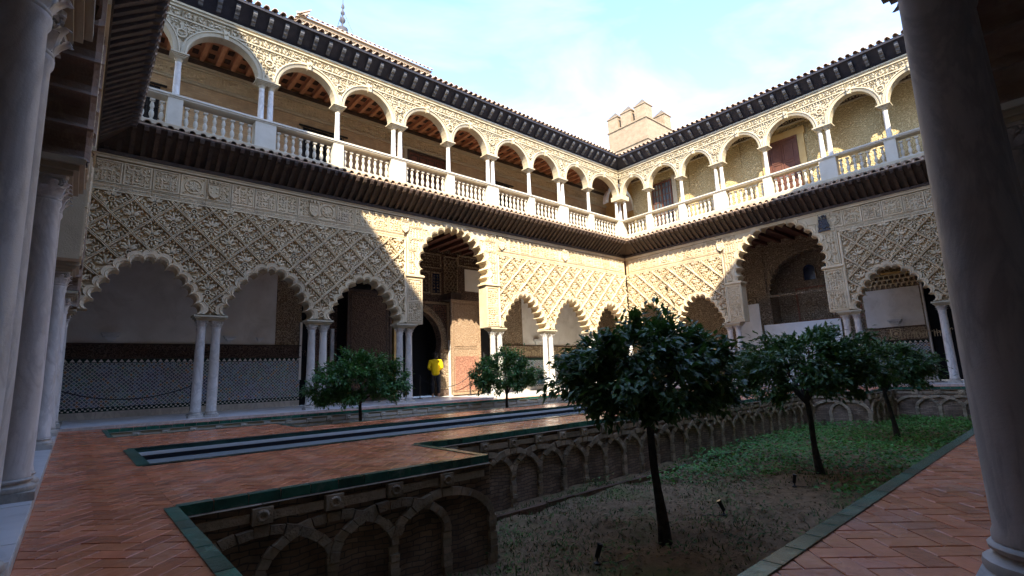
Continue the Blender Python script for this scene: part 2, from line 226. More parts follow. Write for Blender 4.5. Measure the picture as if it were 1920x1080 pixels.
# ------------------------------------------------------------------ mesh helpers
class MB:
    def __init__(s): s.v = []; s.f = []; s.sm = []
    def add(s, vs, fs, smooth=False):
        o = len(s.v); s.v += [tuple(p) for p in vs]; s.f += [tuple(i+o for i in f) for f in fs]; s.sm += [smooth]*len(fs); return s
    def box(s, x0, x1, y0, y1, z0, z1):
        return s.add([(x0,y0,z0),(x1,y0,z0),(x1,y1,z0),(x0,y1,z0),(x0,y0,z1),(x1,y0,z1),(x1,y1,z1),(x0,y1,z1)],
                     [(0,3,2,1),(4,5,6,7),(0,1,5,4),(1,2,6,5),(2,3,7,6),(3,0,4,7)])
    def hexa(s, p):   # 8 points, bottom ring then top ring, CCW from above
        return s.add(p, [(0,3,2,1),(4,5,6,7),(0,1,5,4),(1,2,6,5),(2,3,7,6),(3,0,4,7)])
    def ext(s, poly, i0, i1, back=True, sides=True):   # polygon in (s,z), CCW seen from -i, front at i0
        n = len(poly); tr = tessellate_polygon([[Vector((a, b, 0)) for a, b in poly]])
        fs = []
        for t in tr:
            a, b, c = (poly[k] for k in t)
            ar = (b[0]-a[0])*(c[1]-a[1])-(b[1]-a[1])*(c[0]-a[0])
            if abs(ar) < 1e-9: continue
            t = tuple(t) if ar > 0 else tuple(t)[::-1]
            fs.append(t)
            if back: fs.append(tuple(k+n for k in t[::-1]))
        if sides:
            for k in range(n):
                j = (k+1) % n; fs.append((k, k+n, j+n, j))
        return s.add([(a, i0, b) for a, b in poly]+[(a, i1, b) for a, b in poly], fs)
    def prismz(s, poly, z0, z1):     # polygon in (x,y) CCW from above
        n = len(poly); fs = [tuple(range(n, 2*n)), tuple(range(n))[::-1]]+[(k, (k+1) % n, (k+1) % n+n, k+n) for k in range(n)]
        return s.add([(a, b, z0) for a, b in poly]+[(a, b, z1) for a, b in poly], fs)
    def lathe(s, prof, n=12, c=(0, 0), caps=True):
        vs = []; fs = []
        for r, z in prof:
            for k in range(n): t = 2*math.pi*k/n; vs.append((c[0]+r*math.cos(t), c[1]+r*math.sin(t), z))
        for j in range(len(prof)-1):
            for k in range(n): q = (k+1) % n; fs.append((j*n+k, j*n+q, (j+1)*n+q, (j+1)*n+k))
        s.add(vs, fs, True)
        if caps:
            m = len(prof)-1; o = len(s.v)-len(vs)
            s.f += [tuple(o+m*n+k for k in range(n)), tuple(o+k for k in range(n))[::-1]]; s.sm += [False, False]
        return s
    def tube(s, pts, rad, n=8, caps=True):
        pts = [Vector(p) for p in pts]; vs = []; fs = []; up = Vector((0.13, 0.27, 1)).normalized()
        for k, p in enumerate(pts):
            d = (pts[min(k+1, len(pts)-1)]-pts[max(k-1, 0)]).normalized(); a = d.cross(up)
            if a.length < 1e-3: a = d.cross(Vector((1, 0, 0)))
            a.normalize(); b = d.cross(a); r = rad[k] if isinstance(rad, (list, tuple)) else rad
            for j in range(n): t = 2*math.pi*j/n; vs.append(tuple(p+(a*math.cos(t)+b*math.sin(t))*r))
        for k in range(len(pts)-1):
            for j in range(n): q = (j+1) % n; fs.append((k*n+j, (k+1)*n+j, (k+1)*n+q, k*n+q))
        s.add(vs, fs, True)
        if caps:
            o = len(s.v)-len(vs); m = len(pts)-1; s.f += [tuple(o+j for j in range(n)), tuple(o+m*n+j for j in range(n))[::-1]]; s.sm += [False]*2
        return s
    # ---- carved relief in the (s,z) plane; ib = ground, it = top of relief
    def leaf(s, x, z, a, Ln, W, ib, it, r=0.012):
        ca, sa = math.cos(a), math.sin(a)
        P = lambda u, v: (x+u*ca-v*sa, z+u*sa+v*ca)
        o = [P(0, 0), P(.32*Ln, -W/2), P(.72*Ln, -.38*W), P(Ln, 0), P(.72*Ln, .38*W), P(.32*Ln, W/2)]; rg = [P(.3*Ln, 0), P(.72*Ln, 0)]
        vs = [(p[0], ib, p[1]) for p in o]+[(p[0], it, p[1]) for p in o]+[(p[0], it-r, p[1]) for p in rg]
        fs = [(k, (k+1) % 6, (k+1) % 6+6, k+6) for k in range(6)]+[(6, 7, 12), (7, 8, 13, 12), (8, 9, 13), (9, 10, 13), (10, 11, 12, 13), (11, 6, 12)]
        return s.add(vs, fs)
    def rib(s, path, wd, ib, it, r=0.0):
        vs = []; fs = []; n = len(path)
        for k, (x, z) in enumerate(path):
            x0, z0 = path[max(k-1, 0)]; x1, z1 = path[min(k+1, n-1)]; dx, dz = x1-x0, z1-z0; l = math.hypot(dx, dz) or 1; nx, nz = -dz/l*wd/2, dx/l*wd/2
            vs += [(x-nx, ib, z-nz), (x-nx*.7, it, z-nz*.7), (x, it-r, z), (x+nx*.7, it, z+nz*.7), (x+nx, ib, z+nz)]
        for k in range(n-1):
            for j in range(4): a = k*5+j; fs.append((a, a+5, a+6, a+1))
        fs += [(0, 1, 2, 3, 4), tuple((n-1)*5+j for j in (4, 3, 2, 1, 0))]
        return s.add(vs, fs)
    def ring(s, x, z, r, wd, ib, it, n=10):
        path = [(x+r*math.cos(2*math.pi*k/n), z+r*math.sin(2*math.pi*k/n)) for k in range(n+1)]
        return s.rib(path, wd, ib, it, 0.006)
    def curl(s, x, z, a, r, wd, ib, it, sg=1, n=8):
        path = []
        for k in range(n+1):
            t = k/n; q = a+sg*t*5.2; rr = r*(1-.72*t); path.append((x+rr*math.cos(q), z+rr*math.sin(q)))
        return s.rib(path, wd, ib, it, 0.005)
    def dome(s, x, z, r, ib, it, n=8):
        vs = [(x+r*math.cos(2*math.pi*k/n), ib, z+r*math.sin(2*math.pi*k/n)) for k in range(n)]+[(x+.6*r*math.cos(2*math.pi*k/n), it, z+.6*r*math.sin(2*math.pi*k/n)) for k in range(n)]+[(x, it-.3*r, z)]
        return s.add(vs, [(k, (k+1) % n, (k+1) % n+n, k+n) for k in range(n)]+[(k+n, (k+1) % n+n, 2*n) for k in range(n)], True)
    def mesh(s, name, m, fix=False):
        me = bpy.data.meshes.new(name); me.from_pydata(s.v, [], s.f); me.polygons.foreach_set('use_smooth', s.sm)
        if fix:
            b = bmesh.new(); b.from_mesh(me); bmesh.ops.recalc_face_normals(b, faces=b.faces); b.to_mesh(me); b.free()
        if any(s.sm): me.set_sharp_from_angle(angle=R(50))
        if m: me.materials.append(MATS[m])
        me.update(); return me
    def ob(s, name, m, parent=None, loc=(0, 0, 0), rot=(0, 0, 0), kind=None, fix=False):
        return inst(name, s.mesh(name, m, fix), parent, loc, rot, kind)
def inst(name, me, parent=None, loc=(0, 0, 0), rot=(0, 0, 0), kind=None, scale=None):
    o = bpy.data.objects.new(name, me); COL.objects.link(o); o.location = loc; o.rotation_euler = rot
    if scale: o.scale = scale
    if parent: o.parent = parent
    if kind: o['kind'] = kind
    return o
def tag(o, label, cat, group=None):
    o['label'] = label; o['category'] = cat
    if group: o['group'] = group
    return o
def thing(name, label, cat, loc=(0, 0, 0), rz=0, group=None):
    return tag(inst(name, None, None, loc, (0, 0, rz)), label, cat, group)
def inpoly(x, y, P):
    c = False; n = len(P); j = n-1
    for i in range(n):
        if (P[i][1] > y) != (P[j][1] > y) and x < (P[j][0]-P[i][0])*(y-P[i][1])/(P[j][1]-P[i][1])+P[i][0]: c = not c
        j = i
    return c

# ------------------------------------------------------------------ levels
ZB = 2.63        # top of the imposts, foot of the side arches
ZF, ZW = 5.61, 6.49   # frieze foot, foot of the wooden eave
ZT = -0.07       # terracotta paving
ZS = -1.09       # sunken garden soil
XS, YL = -21.13, -14.66   # faces of the two near wings

# ------------------------------------------------------------------ ground and paving (structure)
g = MB()
for x0, x1, y0, y1 in ((-400, -26, -400, 400), (8, 400, -400, 400), (-26, 8, 8, 400), (-26, 8, -400, -20)):
    g.box(x0, x1, y0, y1, -1.6, -0.25)
g.ob('ground', 'ground', kind='structure')
BED = [(-20.4, -0.9, -14.0, -10.65), (-17.6, -3.7, -10.65, -9.15)]
BEDF = [(-20.4, -0.9, -3.25, -0.8), (-17.6, -3.7, -4.75, -3.25)]
POOL = (-20.37, -0.9, -8.0, -5.9)
PAVE = [(-21.17, -20.4, -14.72, -0.3), (-0.9, -0.3, -14.72, -0.3), (-20.4, -0.9, -14.72, -14.0), (-20.4, -0.9, -0.8, -0.3),
        (-20.4, -0.9, -9.15, -8.0), (-20.4, -0.9, -5.9, -4.75), (-20.4, -17.6, -10.65, -9.15), (-3.7, -0.9, -10.65, -9.15),
        (-20.4, -17.6, -4.75, -3.25), (-3.7, -0.9, -4.75, -3.25), (-20.4, -20.37, -8.0, -5.9)]
pave = MB()
for x0, x1, y0, y1 in PAVE: pave.box(x0, x1, y0, y1, ZT-0.9, ZT-0.0055)
pavement = pave.ob('pavement', 'mortar', kind='structure')
def clip(poly, rc):
    x0, x1, y0, y1 = rc
    for ax, lim, sg in ((0, x0, 1), (0, x1, -1), (1, y0, 1), (1, y1, -1)):
        o = []; n = len(poly)
        for k in range(n):
            a, b = poly[k], poly[(k+1) % n]; da, db = (a[ax]-lim)*sg, (b[ax]-lim)*sg
            if da >= 0: o.append(a)
            if (da > 0 > db) or (da < 0 < db):
                t = da/(da-db); o.append((a[0]+(b[0]-a[0])*t, a[1]+(b[1]-a[1])*t))
        poly = o
        if len(poly) < 3: return None
    return poly
BW, BL = 0.122, 0.244; JT = 0.007
bricks = []
ca = math.cos(R(45)); cx0, cy0 = -11, -7.5
def hb(u, v): return (cx0+(u-v)*ca, cy0+(u+v)*ca)
for i in range(-135, 136):
    for j in range(-135, 136):
        k = (i-j) % 4
        if k == 0: r_ = (i*BW, j*BW, i*BW+BL, j*BW+BW)
        elif k == 3: r_ = (i*BW, j*BW, i*BW+BW, j*BW+BL)
        else: continue
        c0 = hb((r_[0]+r_[2])/2, (r_[1]+r_[3])/2)
        if not (-21.5 < c0[0] < 0.1 and -15 < c0[1] < 0.1): continue
        q = JT/2
        bricks.append((c0, [hb(r_[0]+q, r_[1]+q), hb(r_[2]-q, r_[1]+q), hb(r_[2]-q, r_[3]-q), hb(r_[0]+q, r_[3]-q)]))
pieces = []
for c0, P in bricks:
    for rc in PAVE:
        if c0[0] < rc[0]-.4 or c0[0] > rc[1]+.4 or c0[1] < rc[2]-.4 or c0[1] > rc[3]+.4: continue
        Q = clip(P, rc)
        if Q:
            ar = abs(sum(Q[k][0]*Q[(k+1) % len(Q)][1]-Q[(k+1) % len(Q)][0]*Q[k][1] for k in range(len(Q))))/2
            if ar > 0.0015:
                mx_ = sum(p[0] for p in Q)/len(Q); my_ = sum(p[1] for p in Q)/len(Q)
                d = Vector((mx_, my_, ZT))-CAM; dep = d.dot(_f); uu, vv = d.dot(_r2), d.dot(_u2)
                vis = dep > 0.3 and abs(uu/dep) < 1.03 and abs(vv/dep) < .6
                pieces.append((0 if vis else 1, -ar/max(dep, .3)**3 if vis else 0, Q))
pieces.sort(key=lambda t: (t[0], t[1]))
rest = MB()
for n, (_, _, Q) in enumerate(pieces):
    mx_ = sum(p[0] for p in Q)/len(Q); my_ = sum(p[1] for p in Q)/len(Q); h = rnd.uniform(-.0012, .0012); tx, ty = rnd.uniform(-.006, .006), rnd.uniform(-.006, .006)
    b = MB() if n < 300 else rest
    def top(p, ins): return (mx_+(p[0]-mx_)*ins, my_+(p[1]-my_)*ins, ZT+h+tx*(p[0]-mx_)+ty*(p[1]-my_))
    nn = len(Q); vs = [(p[0], p[1], ZT-.009) for p in Q]+[(p[0], p[1], top(p, 1)[2]-.0025) for p in Q]+[top(p, .965) for p in Q]
    fs = [(k, (k+1) % nn, (k+1) % nn+nn, k+nn) for k in range(nn)]+[(k+nn, (k+1) % nn+nn, (k+1) % nn+2*nn, k+2*nn) for k in range(nn)]+[tuple(range(2*nn, 3*nn))]
    b.add(vs, fs)
    if n < 300: b.ob('brick', 'terracotta', pavement)
rest.ob('brick_field', 'terracotta', pavement, kind='stuff')
# marble walks of the four arcades
fl = MB()
FLOORS = [(-24.6, 3.6, -0.30, 3.8), (-0.30, 3.6, -14.9, -0.30), (-24.6, XS-.04, -14.9, -0.30), (-24.6, 3.6, -18.0, -14.9)]
for x0, x1, y0, y1 in FLOORS: fl.box(x0, x1, y0, y1, -1.5, -0.012)
floor = fl.ob('arcade_floor', 'marble_old_shade', kind='structure')
sl = MB(); sl.box(0, .585, 0, .435, -.012, 0); slab_me = sl.mesh('marble_slab', 'marble_floor')
def slabs(x0, x1, y0, y1, du, dv):
    me = MB(); me.box(0, du-.006, 0, dv-.006, -.013, 0); me = me.mesh('marble_slab', 'marble_floor')
    nx, ny = round((x1-x0)/du), round((y1-y0)/dv)
    for a in range(nx):
        for b in range(ny): inst('marble_slab', me, floor, (x0+a*du, y0+b*dv, rnd.uniform(-.001, .001)))
slabs(-21.15, -0.3, -0.30, 0.10, .695, .40); slabs(-21.15, -0.3, 0.10, 3.6, 1.39, .875)
slabs(-21.17-0.46, -21.17, -14.9, -0.3, .46, .608); slabs(-.30, .10, -14.7, -.30, .40, .72)

# ------------------------------------------------------------------ sunken gardens
def coping(rects, name, mtop, parent):
    pass
def garden(name, rects, label_wall, group, near):
    rubm, ribm = ('rubble_brick', 'rib_brick') if near else ('limestone', 'white_stone')
    (x0, x1, y0, y1), (u0, u1, v0, v1) = rects
    s = MB(); s.box(x0-.2, x1+.2, min(y0, v0)-.2, max(y1, v1)+.2, ZS-.4, ZS-.06)
    s.ob('garden_bed', 'soil', kind='structure')
    lo_is_out = near
    # boundary loop, interior on the left (CCW)
    if near: loop = [(x0, y0), (x1, y0), (x1, y1), (u1, y1), (u1, v1), (u0, v1), (u0, y1), (x0, y1)]
    else: loop = [(x0, y1), (x0, y0), (u0, y0), (u0, v0), (u1, v0), (u1, y0), (x1, y0), (x1, y1)]
    wall = thing('garden_wall', label_wall, 'wall', (0, 0, 0))
    tl = MB(); tl.hexa([(0, .02, -.07), (.236, .02, -.07), (.236, .11, -.07), (0, .11, -.07), (0.003, .023, .004), (.233, .023, .004), (.233, .107, .004), (.003, .107, .004)])
    tile_me = tl.mesh('coping_tile', 'green_glaze')
    p = 0.54
    n = len(loop)
    for k in range(n):
        a, b = Vector(loop[k]+(0,)), Vector(loop[(k+1) % n]+(0,)); d = b-a; ln = d.length; d.normalize(); ang = math.atan2(d.y, d.x)
        nl = Vector((-d.y, d.x, 0))                # into the bed
        prev = (a-Vector(loop[k-1]+(0,))).normalized(); nxt = (Vector(loop[(k+2) % n]+(0,))-b).normalized()
        # coping runs on the paving side just outside the edge, overhanging a little
        nt_ = max(1, round(ln/.24)); sx = ln/nt_/.24
        for j in range(nt_):
            q = a+d*(j*ln/nt_)-nl*.095
            inst('coping_tile', tile_me, wall, (q.x, q.y, ZT+.004+rnd.uniform(-.001, .001)), (0, 0, ang), scale=(sx, 1, 1))
        # wall face: local frame with s along -d so that the outside of the relief looks into the bed
        vis = d.dot(Vector((1, 0, 0))) < -.5 if near else False
        face_in = nl
        if near and not ((face_in.y < -.5) or (face_in.x < -.5)): 
            w_ = MB(); w_.box(0, ln, -.03, 0.02, ZS-.1, ZT-.07); w_.ob('wall_face', 'rubble_brick', wall, (a.x, a.y, 0), (0, 0, ang)); continue
        if not near and not ((face_in.y < -.5) or (face_in.x < -.5)):
            w_ = MB(); w_.box(0, ln, -.03, 0.02, ZS-.1, ZT-.07); w_.ob('wall_face', 'rubble_brick', wall, (a.x, a.y, 0), (0, 0, ang)); continue
        # frame: origin b, s axis = -d, i axis (into wall) = -nl
        ang2 = math.atan2(-d.y, -d.x); org = (b.x, b.y, 0)
        w_ = MB(); w_.box(0, ln, -.02, .06, ZS-.1, ZT-.07); w_.ob('wall_face', rubm, wall, org, (0, 0, ang2))
        np_ = max(2, round(ln/p)); pp = ln/np_
        zsprg, zap = ZS+.40, ZT-.27
        # one interlacing rib: half ellipse spanning two bays, built of separate voussoirs
        def rib_mesh():
            r = MB(); nv = 15
            def E(t, off): return (pp*(1-math.cos(t))+0*off-math.cos(t)*off, zsprg+(zap-zsprg)*math.sin(t)*1.0+math.sin(t)*off)
            for q in range(nv):
                t0, t1 = math.pi*(q+.04)/nv, math.pi*(q+.96)/nv; h = rnd.uniform(-.085, -.055)
                i_, o_ = -.038+rnd.uniform(-.006, .006), .038+rnd.uniform(-.006, .006)
                P = [E(t1, i_), E(t0, i_), E(t0, o_), E(t1, o_)]
                ar = sum(P[z][0]*P[(z+1) % 4][1]-P[(z+1) % 4][0]*P[z][1] for z in range(4))
                if ar < 0: P = P[::-1]
                r.ext(P, h, -.018, back=False)
            return r.mesh('arch_rib', ribm)
        ribs = [rib_mesh() for _ in range(4)]
        for q in range(-1, np_):
            if q == -1 or q == np_-1: continue
            inst('arch_rib', ribs[q % 4], wall, (org[0]-d.x*pp*q-nl.x*(.003*(q % 2)), org[1]-d.y*pp*q-nl.y*(.003*(q % 2)), 0), (0, 0, ang2))
        # jambs between the niches, a few stacked bricks each
        jm = []
        for _ in range(3):
            r = MB(); z = ZS-.05
            while z < zsprg+.02:
                h = rnd.uniform(.05, .075); r.box(-.045+rnd.uniform(-.008, .008), .045+rnd.uniform(-.008, .008), rnd.uniform(-.075, -.05), -.018, z, z+h-.006); z += h
            jm.append(r.mesh('niche_jamb', ribm))
        for q in range(np_+1):
            inst('niche_jamb', jm[q % 3], wall, (org[0]-d.x*pp*q, org[1]-d.y*pp*q, 0), (0, 0, ang2))
        # string course with square blocks and round piercings over the arches
        cs = []
        for _ in range(3):
            r = MB(); 
            r.box(-.075, .075, -.075, -.018, zap+.055, zap+.175); r.ring(0, zap+.115, .035, .03, -.075, -.085, 8)
            r.box(.085, pp-.085, -.045, -.018, zap+.06+rnd.uniform(0, .02), zap+.14)
            r.box(0.005, pp-.005, -.06, -.018, ZT-.075, ZT-.071+.0); cs.append(r.mesh('frieze_block', ribm))
        for q in range(np_): inst('frieze_block', cs[q % 3], wall, (org[0]-d.x*pp*(q+.0), org[1]-d.y*pp*(q+.0), 0), (0, 0, ang2))
    return wall
garden('near', BED, 'sunken garden wall with interlaced brick arches round the nearest bed of trees', None, True)
garden('far', BEDF, 'sunken garden wall round the farther bed beyond the long pool', None, False)

# ------------------------------------------------------------------ pool
pw = MB(); x0, x1, y0, y1 = POOL
pw.box(x0+.1, x1-.1, y0+.13, y1-.13, -.6, -.225); pw.ob('water', 'pool_water', kind='structure')
pool = thing('pool', 'long narrow pool with dark green glazed edge and white marble lining', 'pool', ((x0+x1)/2, (y0+y1)/2, 0))
def pbox(name, m, a0, a1, b0, b1, z0, z1):
    b = MB(); b.box(a0, a1, b0, b1, z0, z1); o = b.ob(name, m, pool); o.location = (-(x0+x1)/2, -(y0+y1)/2, 0)
for (a0, a1, b0, b1) in ((x0+.0, x1, y1-.10, y1-.002), (x0, x1, y0+.002, y0+.10), (x0, x0+.10, y0+.10, y1-.10), (x1-.10, x1, y0+.10, y1-.10)):
    pbox('lining', 'screen_white', a0, a1, b0, b1, -.7, -.120)
for (a0, a1, b0, b1) in ((x0, x1, y1-.07, y1-.002), (x0, x1, y0+.002, y0+.07), (x0, x0+.07, y0+.07, y1-.07)):
    pbox('dark_band', 'dark_glaze', a0, a1, b0, b1, -.119, ZT-.012)
for (a0, a1, b0, b1) in ((x0+.1, x1-.1, y1-.135, y1-.101), (x0+.1, x1-.1, y0+.101, y0+.135)): pbox('black_band', 'void', a0, a1, b0, b1, -.5, -.165)
tl = MB(); tl.hexa([(0, 0, -.02), (.247, 0, -.02), (.247, .13, -.02), (0, .13, -.02), (.002, .003, .004), (.245, .003, .004), (.245, .127, .004), (.002, .127, .004)])
tme = tl.mesh('coping_tile', 'dark_glaze'); tme2 = tl.mesh('coping_tile', 'green_glaze')
for k in range(round((x1-x0)/.25)):
    for yy in (y1-.06, y0-.07): 
        o = inst('coping_tile', tme, pool, (x0+k*.25-(x0+x1)/2, yy-(y0+y1)/2, ZT+.005))
for k in range(8): inst('coping_tile', tme2, pool, (x0+.08-(x0+x1)/2, y0+.03+k*.25-(y0+y1)/2, ZT+.008), (0, 0, R(90)))

# ------------------------------------------------------------------ parts shared by the wings
def lobed(c, cusps, nseg=6, off=0.0, flat=1.0):
    """polylobed arch from cusp points (right half, apex first, offsets from centre) -> curve left spring .. right spring"""
    full = [(-a, z) for a, z in cusps[::-1]]+[(a, z) for a, z in cusps]
    n = len(full); P = []
    for k, (a, z) in enumerate(full):
        p0, p1 = full[max(k-1, 0)], full[min(k+1, n-1)]; dx, dz = p1[0]-p0[0], p1[1]-p0[1]; l = math.hypot(dx, dz)
        nx, nz = -dz/l, dx/l                        # outward (left of travel = up/out)
        if k in (0, n-1): nx, nz = (-1 if k == 0 else 1), 0
        P.append((a+nx*off, z+nz*off))
    cur = []
    for k in range(n-1):
        (ax, az), (bx, bz) = P[k], P[k+1]; mx_, mz = (ax+bx)/2, (az+bz)/2; dx, dz = bx-ax, bz-az; l = math.hypot(dx, dz); nx, nz = -dz/l, dx/l
        for q in range(nseg):
            t = math.pi*(1-q/nseg); cs, sn = math.cos(t), math.sin(t)
            cur.append((c+mx_+dx/2*cs+nx*l/2*sn*flat, mz+dz/2*cs+nz*l/2*sn*flat))
    cur.append((c+P[-1][0], P[-1][1])); return cur
SIDE = [(.10, 3.93), (.35, 3.77), (.575, 3.59), (.735, 3.36), (.87, 3.13), (1.0, 2.89), (1.09, ZB+.02)]
def side_cusps(half): k = half/1.09; return [(a*k, z) for a, z in SIDE]
def centre_cusps(half):
    o = []; n = 9
    for k in range(n):
        t = R(84.0-k*(84.0+18)/(n-1)); o.append((half*math.cos(t), 4.72+half*1.0*math.sin(t)+.06*math.sin(max(t, 0))**4))
    return o
def archivolt(c, cusps, i_back, fl=1.0, wd=.17):
    C = [lobed(c, cusps, 6, 0.0), lobed(c, cusps, 6, wd*.38, .95), lobed(c, cusps, 6, wd*.45, .95), lobed(c, cusps, 6, wd, .8)]
    I = [-.015, -.055, -.035, -.045]; b = MB(); n = len(C[0]); vs = []
    rows = [(C[0], i_back), (C[0], I[0]), (C[1], I[1]), (C[2], I[2]), (C[3], I[3]), (C[3], .062)]
    for cu, i in rows: vs += [(p[0], i, p[1]) for p in cu]
    fs = []
    for r_ in range(len(rows)-1):
        for k in range(n-1): a = r_*n+k; fs.append((a, a+1, a+n+1, a+n))
    return b.add(vs, fs), C[3], C[0]

# capital: bell, two rows of curled leaves, corner volutes, abacus (unit: 0.20 m tall, shaft radius .1)
def capital_mesh(h=.20, r=.10, m='marble', detail=True):
    b = MB(); b.lathe([(r*.98, 0), (r*1.12, .012), (r*1.12, .024), (r*.95, .03), (r*.97, h*.5), (r*1.15, h*.78), (r*1.3, h*.86)], 14)
    def curled(t, z0, hh, wd, lean):
        ct, st = math.cos(t), math.sin(t); pts = []
        for k, (f_, o_) in enumerate(((0, .0), (.45, .012), (.8, .03), (1.0, lean), (.9, lean+.016))):
            rr = r*1.0+o_; z = z0+hh*f_; ww = wd*(1, 1.15, .9, .6, .25)[k]
            for sg in (-1, 0, 1):
                rr2 = rr+(.008 if sg == 0 else 0); pts.append((rr2*ct-sg*ww/2*st, rr2*st+sg*ww/2*ct, z))
        fs = []
        for k in range(4):
            for j in range(2): a = k*3+j; fs.append((a, a+1, a+4, a+3))
        b.add(pts, fs)
    for k in range(8): curled(2*math.pi*k/8, .028, h*.36, .07, .05)
    for k in range(8): curled(2*math.pi*(k+.5)/8, .03, h*.62, .065, .055)
    for k in range(4):
        t = math.pi/4+k*math.pi/2; ct, st = math.cos(t), math.sin(t); R0 = r*1.62
        # volute: flat spiral scroll standing in the diagonal plane
        for sg in (-1, 1):
            pts = []
            for q in range(12):
                a = q/11*2*math.pi*1.25; rr = .036*(1-q/14); pts.append((ct*(R0-.028+rr*math.cos(a))-st*sg*.012, st*(R0-.028+rr*math.cos(a))+ct*sg*.012, h*.74+rr*math.sin(a)))
            b.tube(pts, .0085, 5)
    # concave abacus
    poly = []
    for k in range(4):
        t = math.pi/4+k*math.pi/2; t2 = t+math.pi/4; R1 = r*1.85; R2 = r*1.22
        for dt in (-.07, .07): poly.append((R1*math.cos(t+dt), R1*math.sin(t+dt)))
        poly.append((R2*math.cos(t2), R2*math.sin(t2)))
    b.prismz(poly, h*.87, h)
    return b.mesh('capital', m)
cap_me = capital_mesh(); 
def base_mesh(m='marble_old_shade'):
    b = MB(); q = .165; b.box(-q, q, -q, q, 0, .06)
    b.lathe([(.158, .06), (.165, .075), (.16, .095), (.135, .105), (.128, .12), (.14, .128), (.143, .14), (.135, .15), (.120, .155)], 20)
    return b.mesh('base', m)
base_me = base_mesh()
def shaft_mesh(z0, z1, r0, r1, m):
    b = MB(); b.lathe([(r0*1.06, z0), (r0*1.06, z0+.02), (r0, z0+.04), (r0*1.0, z0+(z1-z0)*.3), (r1*1.01, z1-.05), (r1*1.12, z1-.025), (r1*1.12, z1)], 24); return b.mesh('column', m)
shaft_me = shaft_mesh(.155, 2.29, .121, .101, 'marble'); shaft_shade = shaft_mesh(.155, 2.29, .121, .101, 'marble_old_shade'); cap_shade = capital_mesh(m='marble_old_shade')  # darker copies, with the arcade's shade put into the marble colour
def impost_mesh(hw, hd, z0, z1, m):
    b = MB()
    for a, e, f_ in ((0, .3, .0), (.3, .62, .035), (.62, 1, .07)):
        b.box(-hw-f_, hw+f_, -hd-f_, hd+f_, z0+(z1-z0)*a, z0+(z1-z0)*e-.002)
    return b.mesh('impost', m)
# balusters
def baluster_mesh():
    b = MB(); q = .055; b.box(-q, q, -q, q, 0, .05); b.box(-q, q, -q, q, .58, .63)
    b.lathe([(.04, .05), (.045, .07), (.028, .09), (.055, .16), (.060, .22), (.050, .28), (.026, .325), (.040, .335), (.040, .355), (.026, .365), (.048, .40), (.052, .44), (.040, .50), (.024, .55), (.042, .565), (.042, .58)], 12)
    return b.mesh('baluster', 'white_stone')
bal_me = baluster_mesh()
# barrel tile, axis along -i (outwards), mouth at origin
def tile_mesh(r=.085, ln=.75, slope=.38, m='roof_tile'):
    b = MB(); n = 8; vs = []; fs = []
    for rr in (r, r-.018):
        for (y, sc_) in ((0, 1.0), (ln, .82)):
            for k in range(n+1):
                t = math.pi*k/n; vs.append((rr*sc_*math.cos(t), y, rr*sc_*math.sin(t)*1.05+y*slope))
    m_ = n+1
    for k in range(n):
        fs.append((k, k+m_, k+m_+1, k+1)); fs.append((2*m_+k, 2*m_+k+1, 3*m_+k+1, 3*m_+k)); fs.append((k, k+1, 2*m_+k+1, 2*m_+k))
    b.add(vs, fs, True); return b.mesh('roof_tile', m, True)
tileA = tile_mesh(); tileB = tile_mesh(.085, .8, .30)
def pan_mesh(r=.075, ln=.75, slope=.38):
    b = MB(); n = 6; vs = []; fs = []
    for (y, sc_) in ((.02, .9), (ln, 1.0)):
        for k in range(n+1):
            t = math.pi+math.pi*k/n; vs.append((r*sc_*math.cos(t), y, r*sc_*math.sin(t)*.8+.01+y*slope))
    for k in range(n): fs.append((k, k+n+1, k+n+2, k+1))
    b.add(vs, fs, True); return b.mesh('pan_tile', 'roof_tile')
panA = pan_mesh(); panB = pan_mesh(.075, .8, .30)
def rafter_mesh(e):   # lower eave rafter rising outwards, shaped end
    b = MB(); hw = .048
    P = [(.04, ZW+.10), (0.0, ZW+.02), (-e+.16, 7.0), (-e+.06, 7.02), (-e+.02, 7.10), (-e+.02, 7.155), (.04, ZW+.45)]
    n = len(P); vs = [(-hw, i, z) for i, z in P]+[(hw, i, z) for i, z in P]
    b.add(vs, [tuple(range(n)), tuple(range(n, 2*n))[::-1]]+[(k, k+n, (k+1) % n+n, (k+1) % n) for k in range(n)]); return b.mesh('rafter', 'dark_wood', True)
def bracket_mesh():
    b = MB(); hw = .055; P = [(-.06, 11.40), (-.12, 11.40), (-.16, 11.46), (-.22, 11.47), (-.26, 11.54), (-.34, 11.56), (-.38, 11.62), (-.38, 11.72), (-.06, 11.44)]
    n = len(P); b.add([(-hw, i, z) for i, z in P]+[(hw, i, z) for i, z in P], [tuple(range(n)), tuple(range(n, 2*n))[::-1]]+[(k, k+n, (k+1) % n+n, (k+1) % n) for k in range(n)])
    return b.mesh('eave_bracket', 'grey_bracket', True)
bracket_me = bracket_mesh()
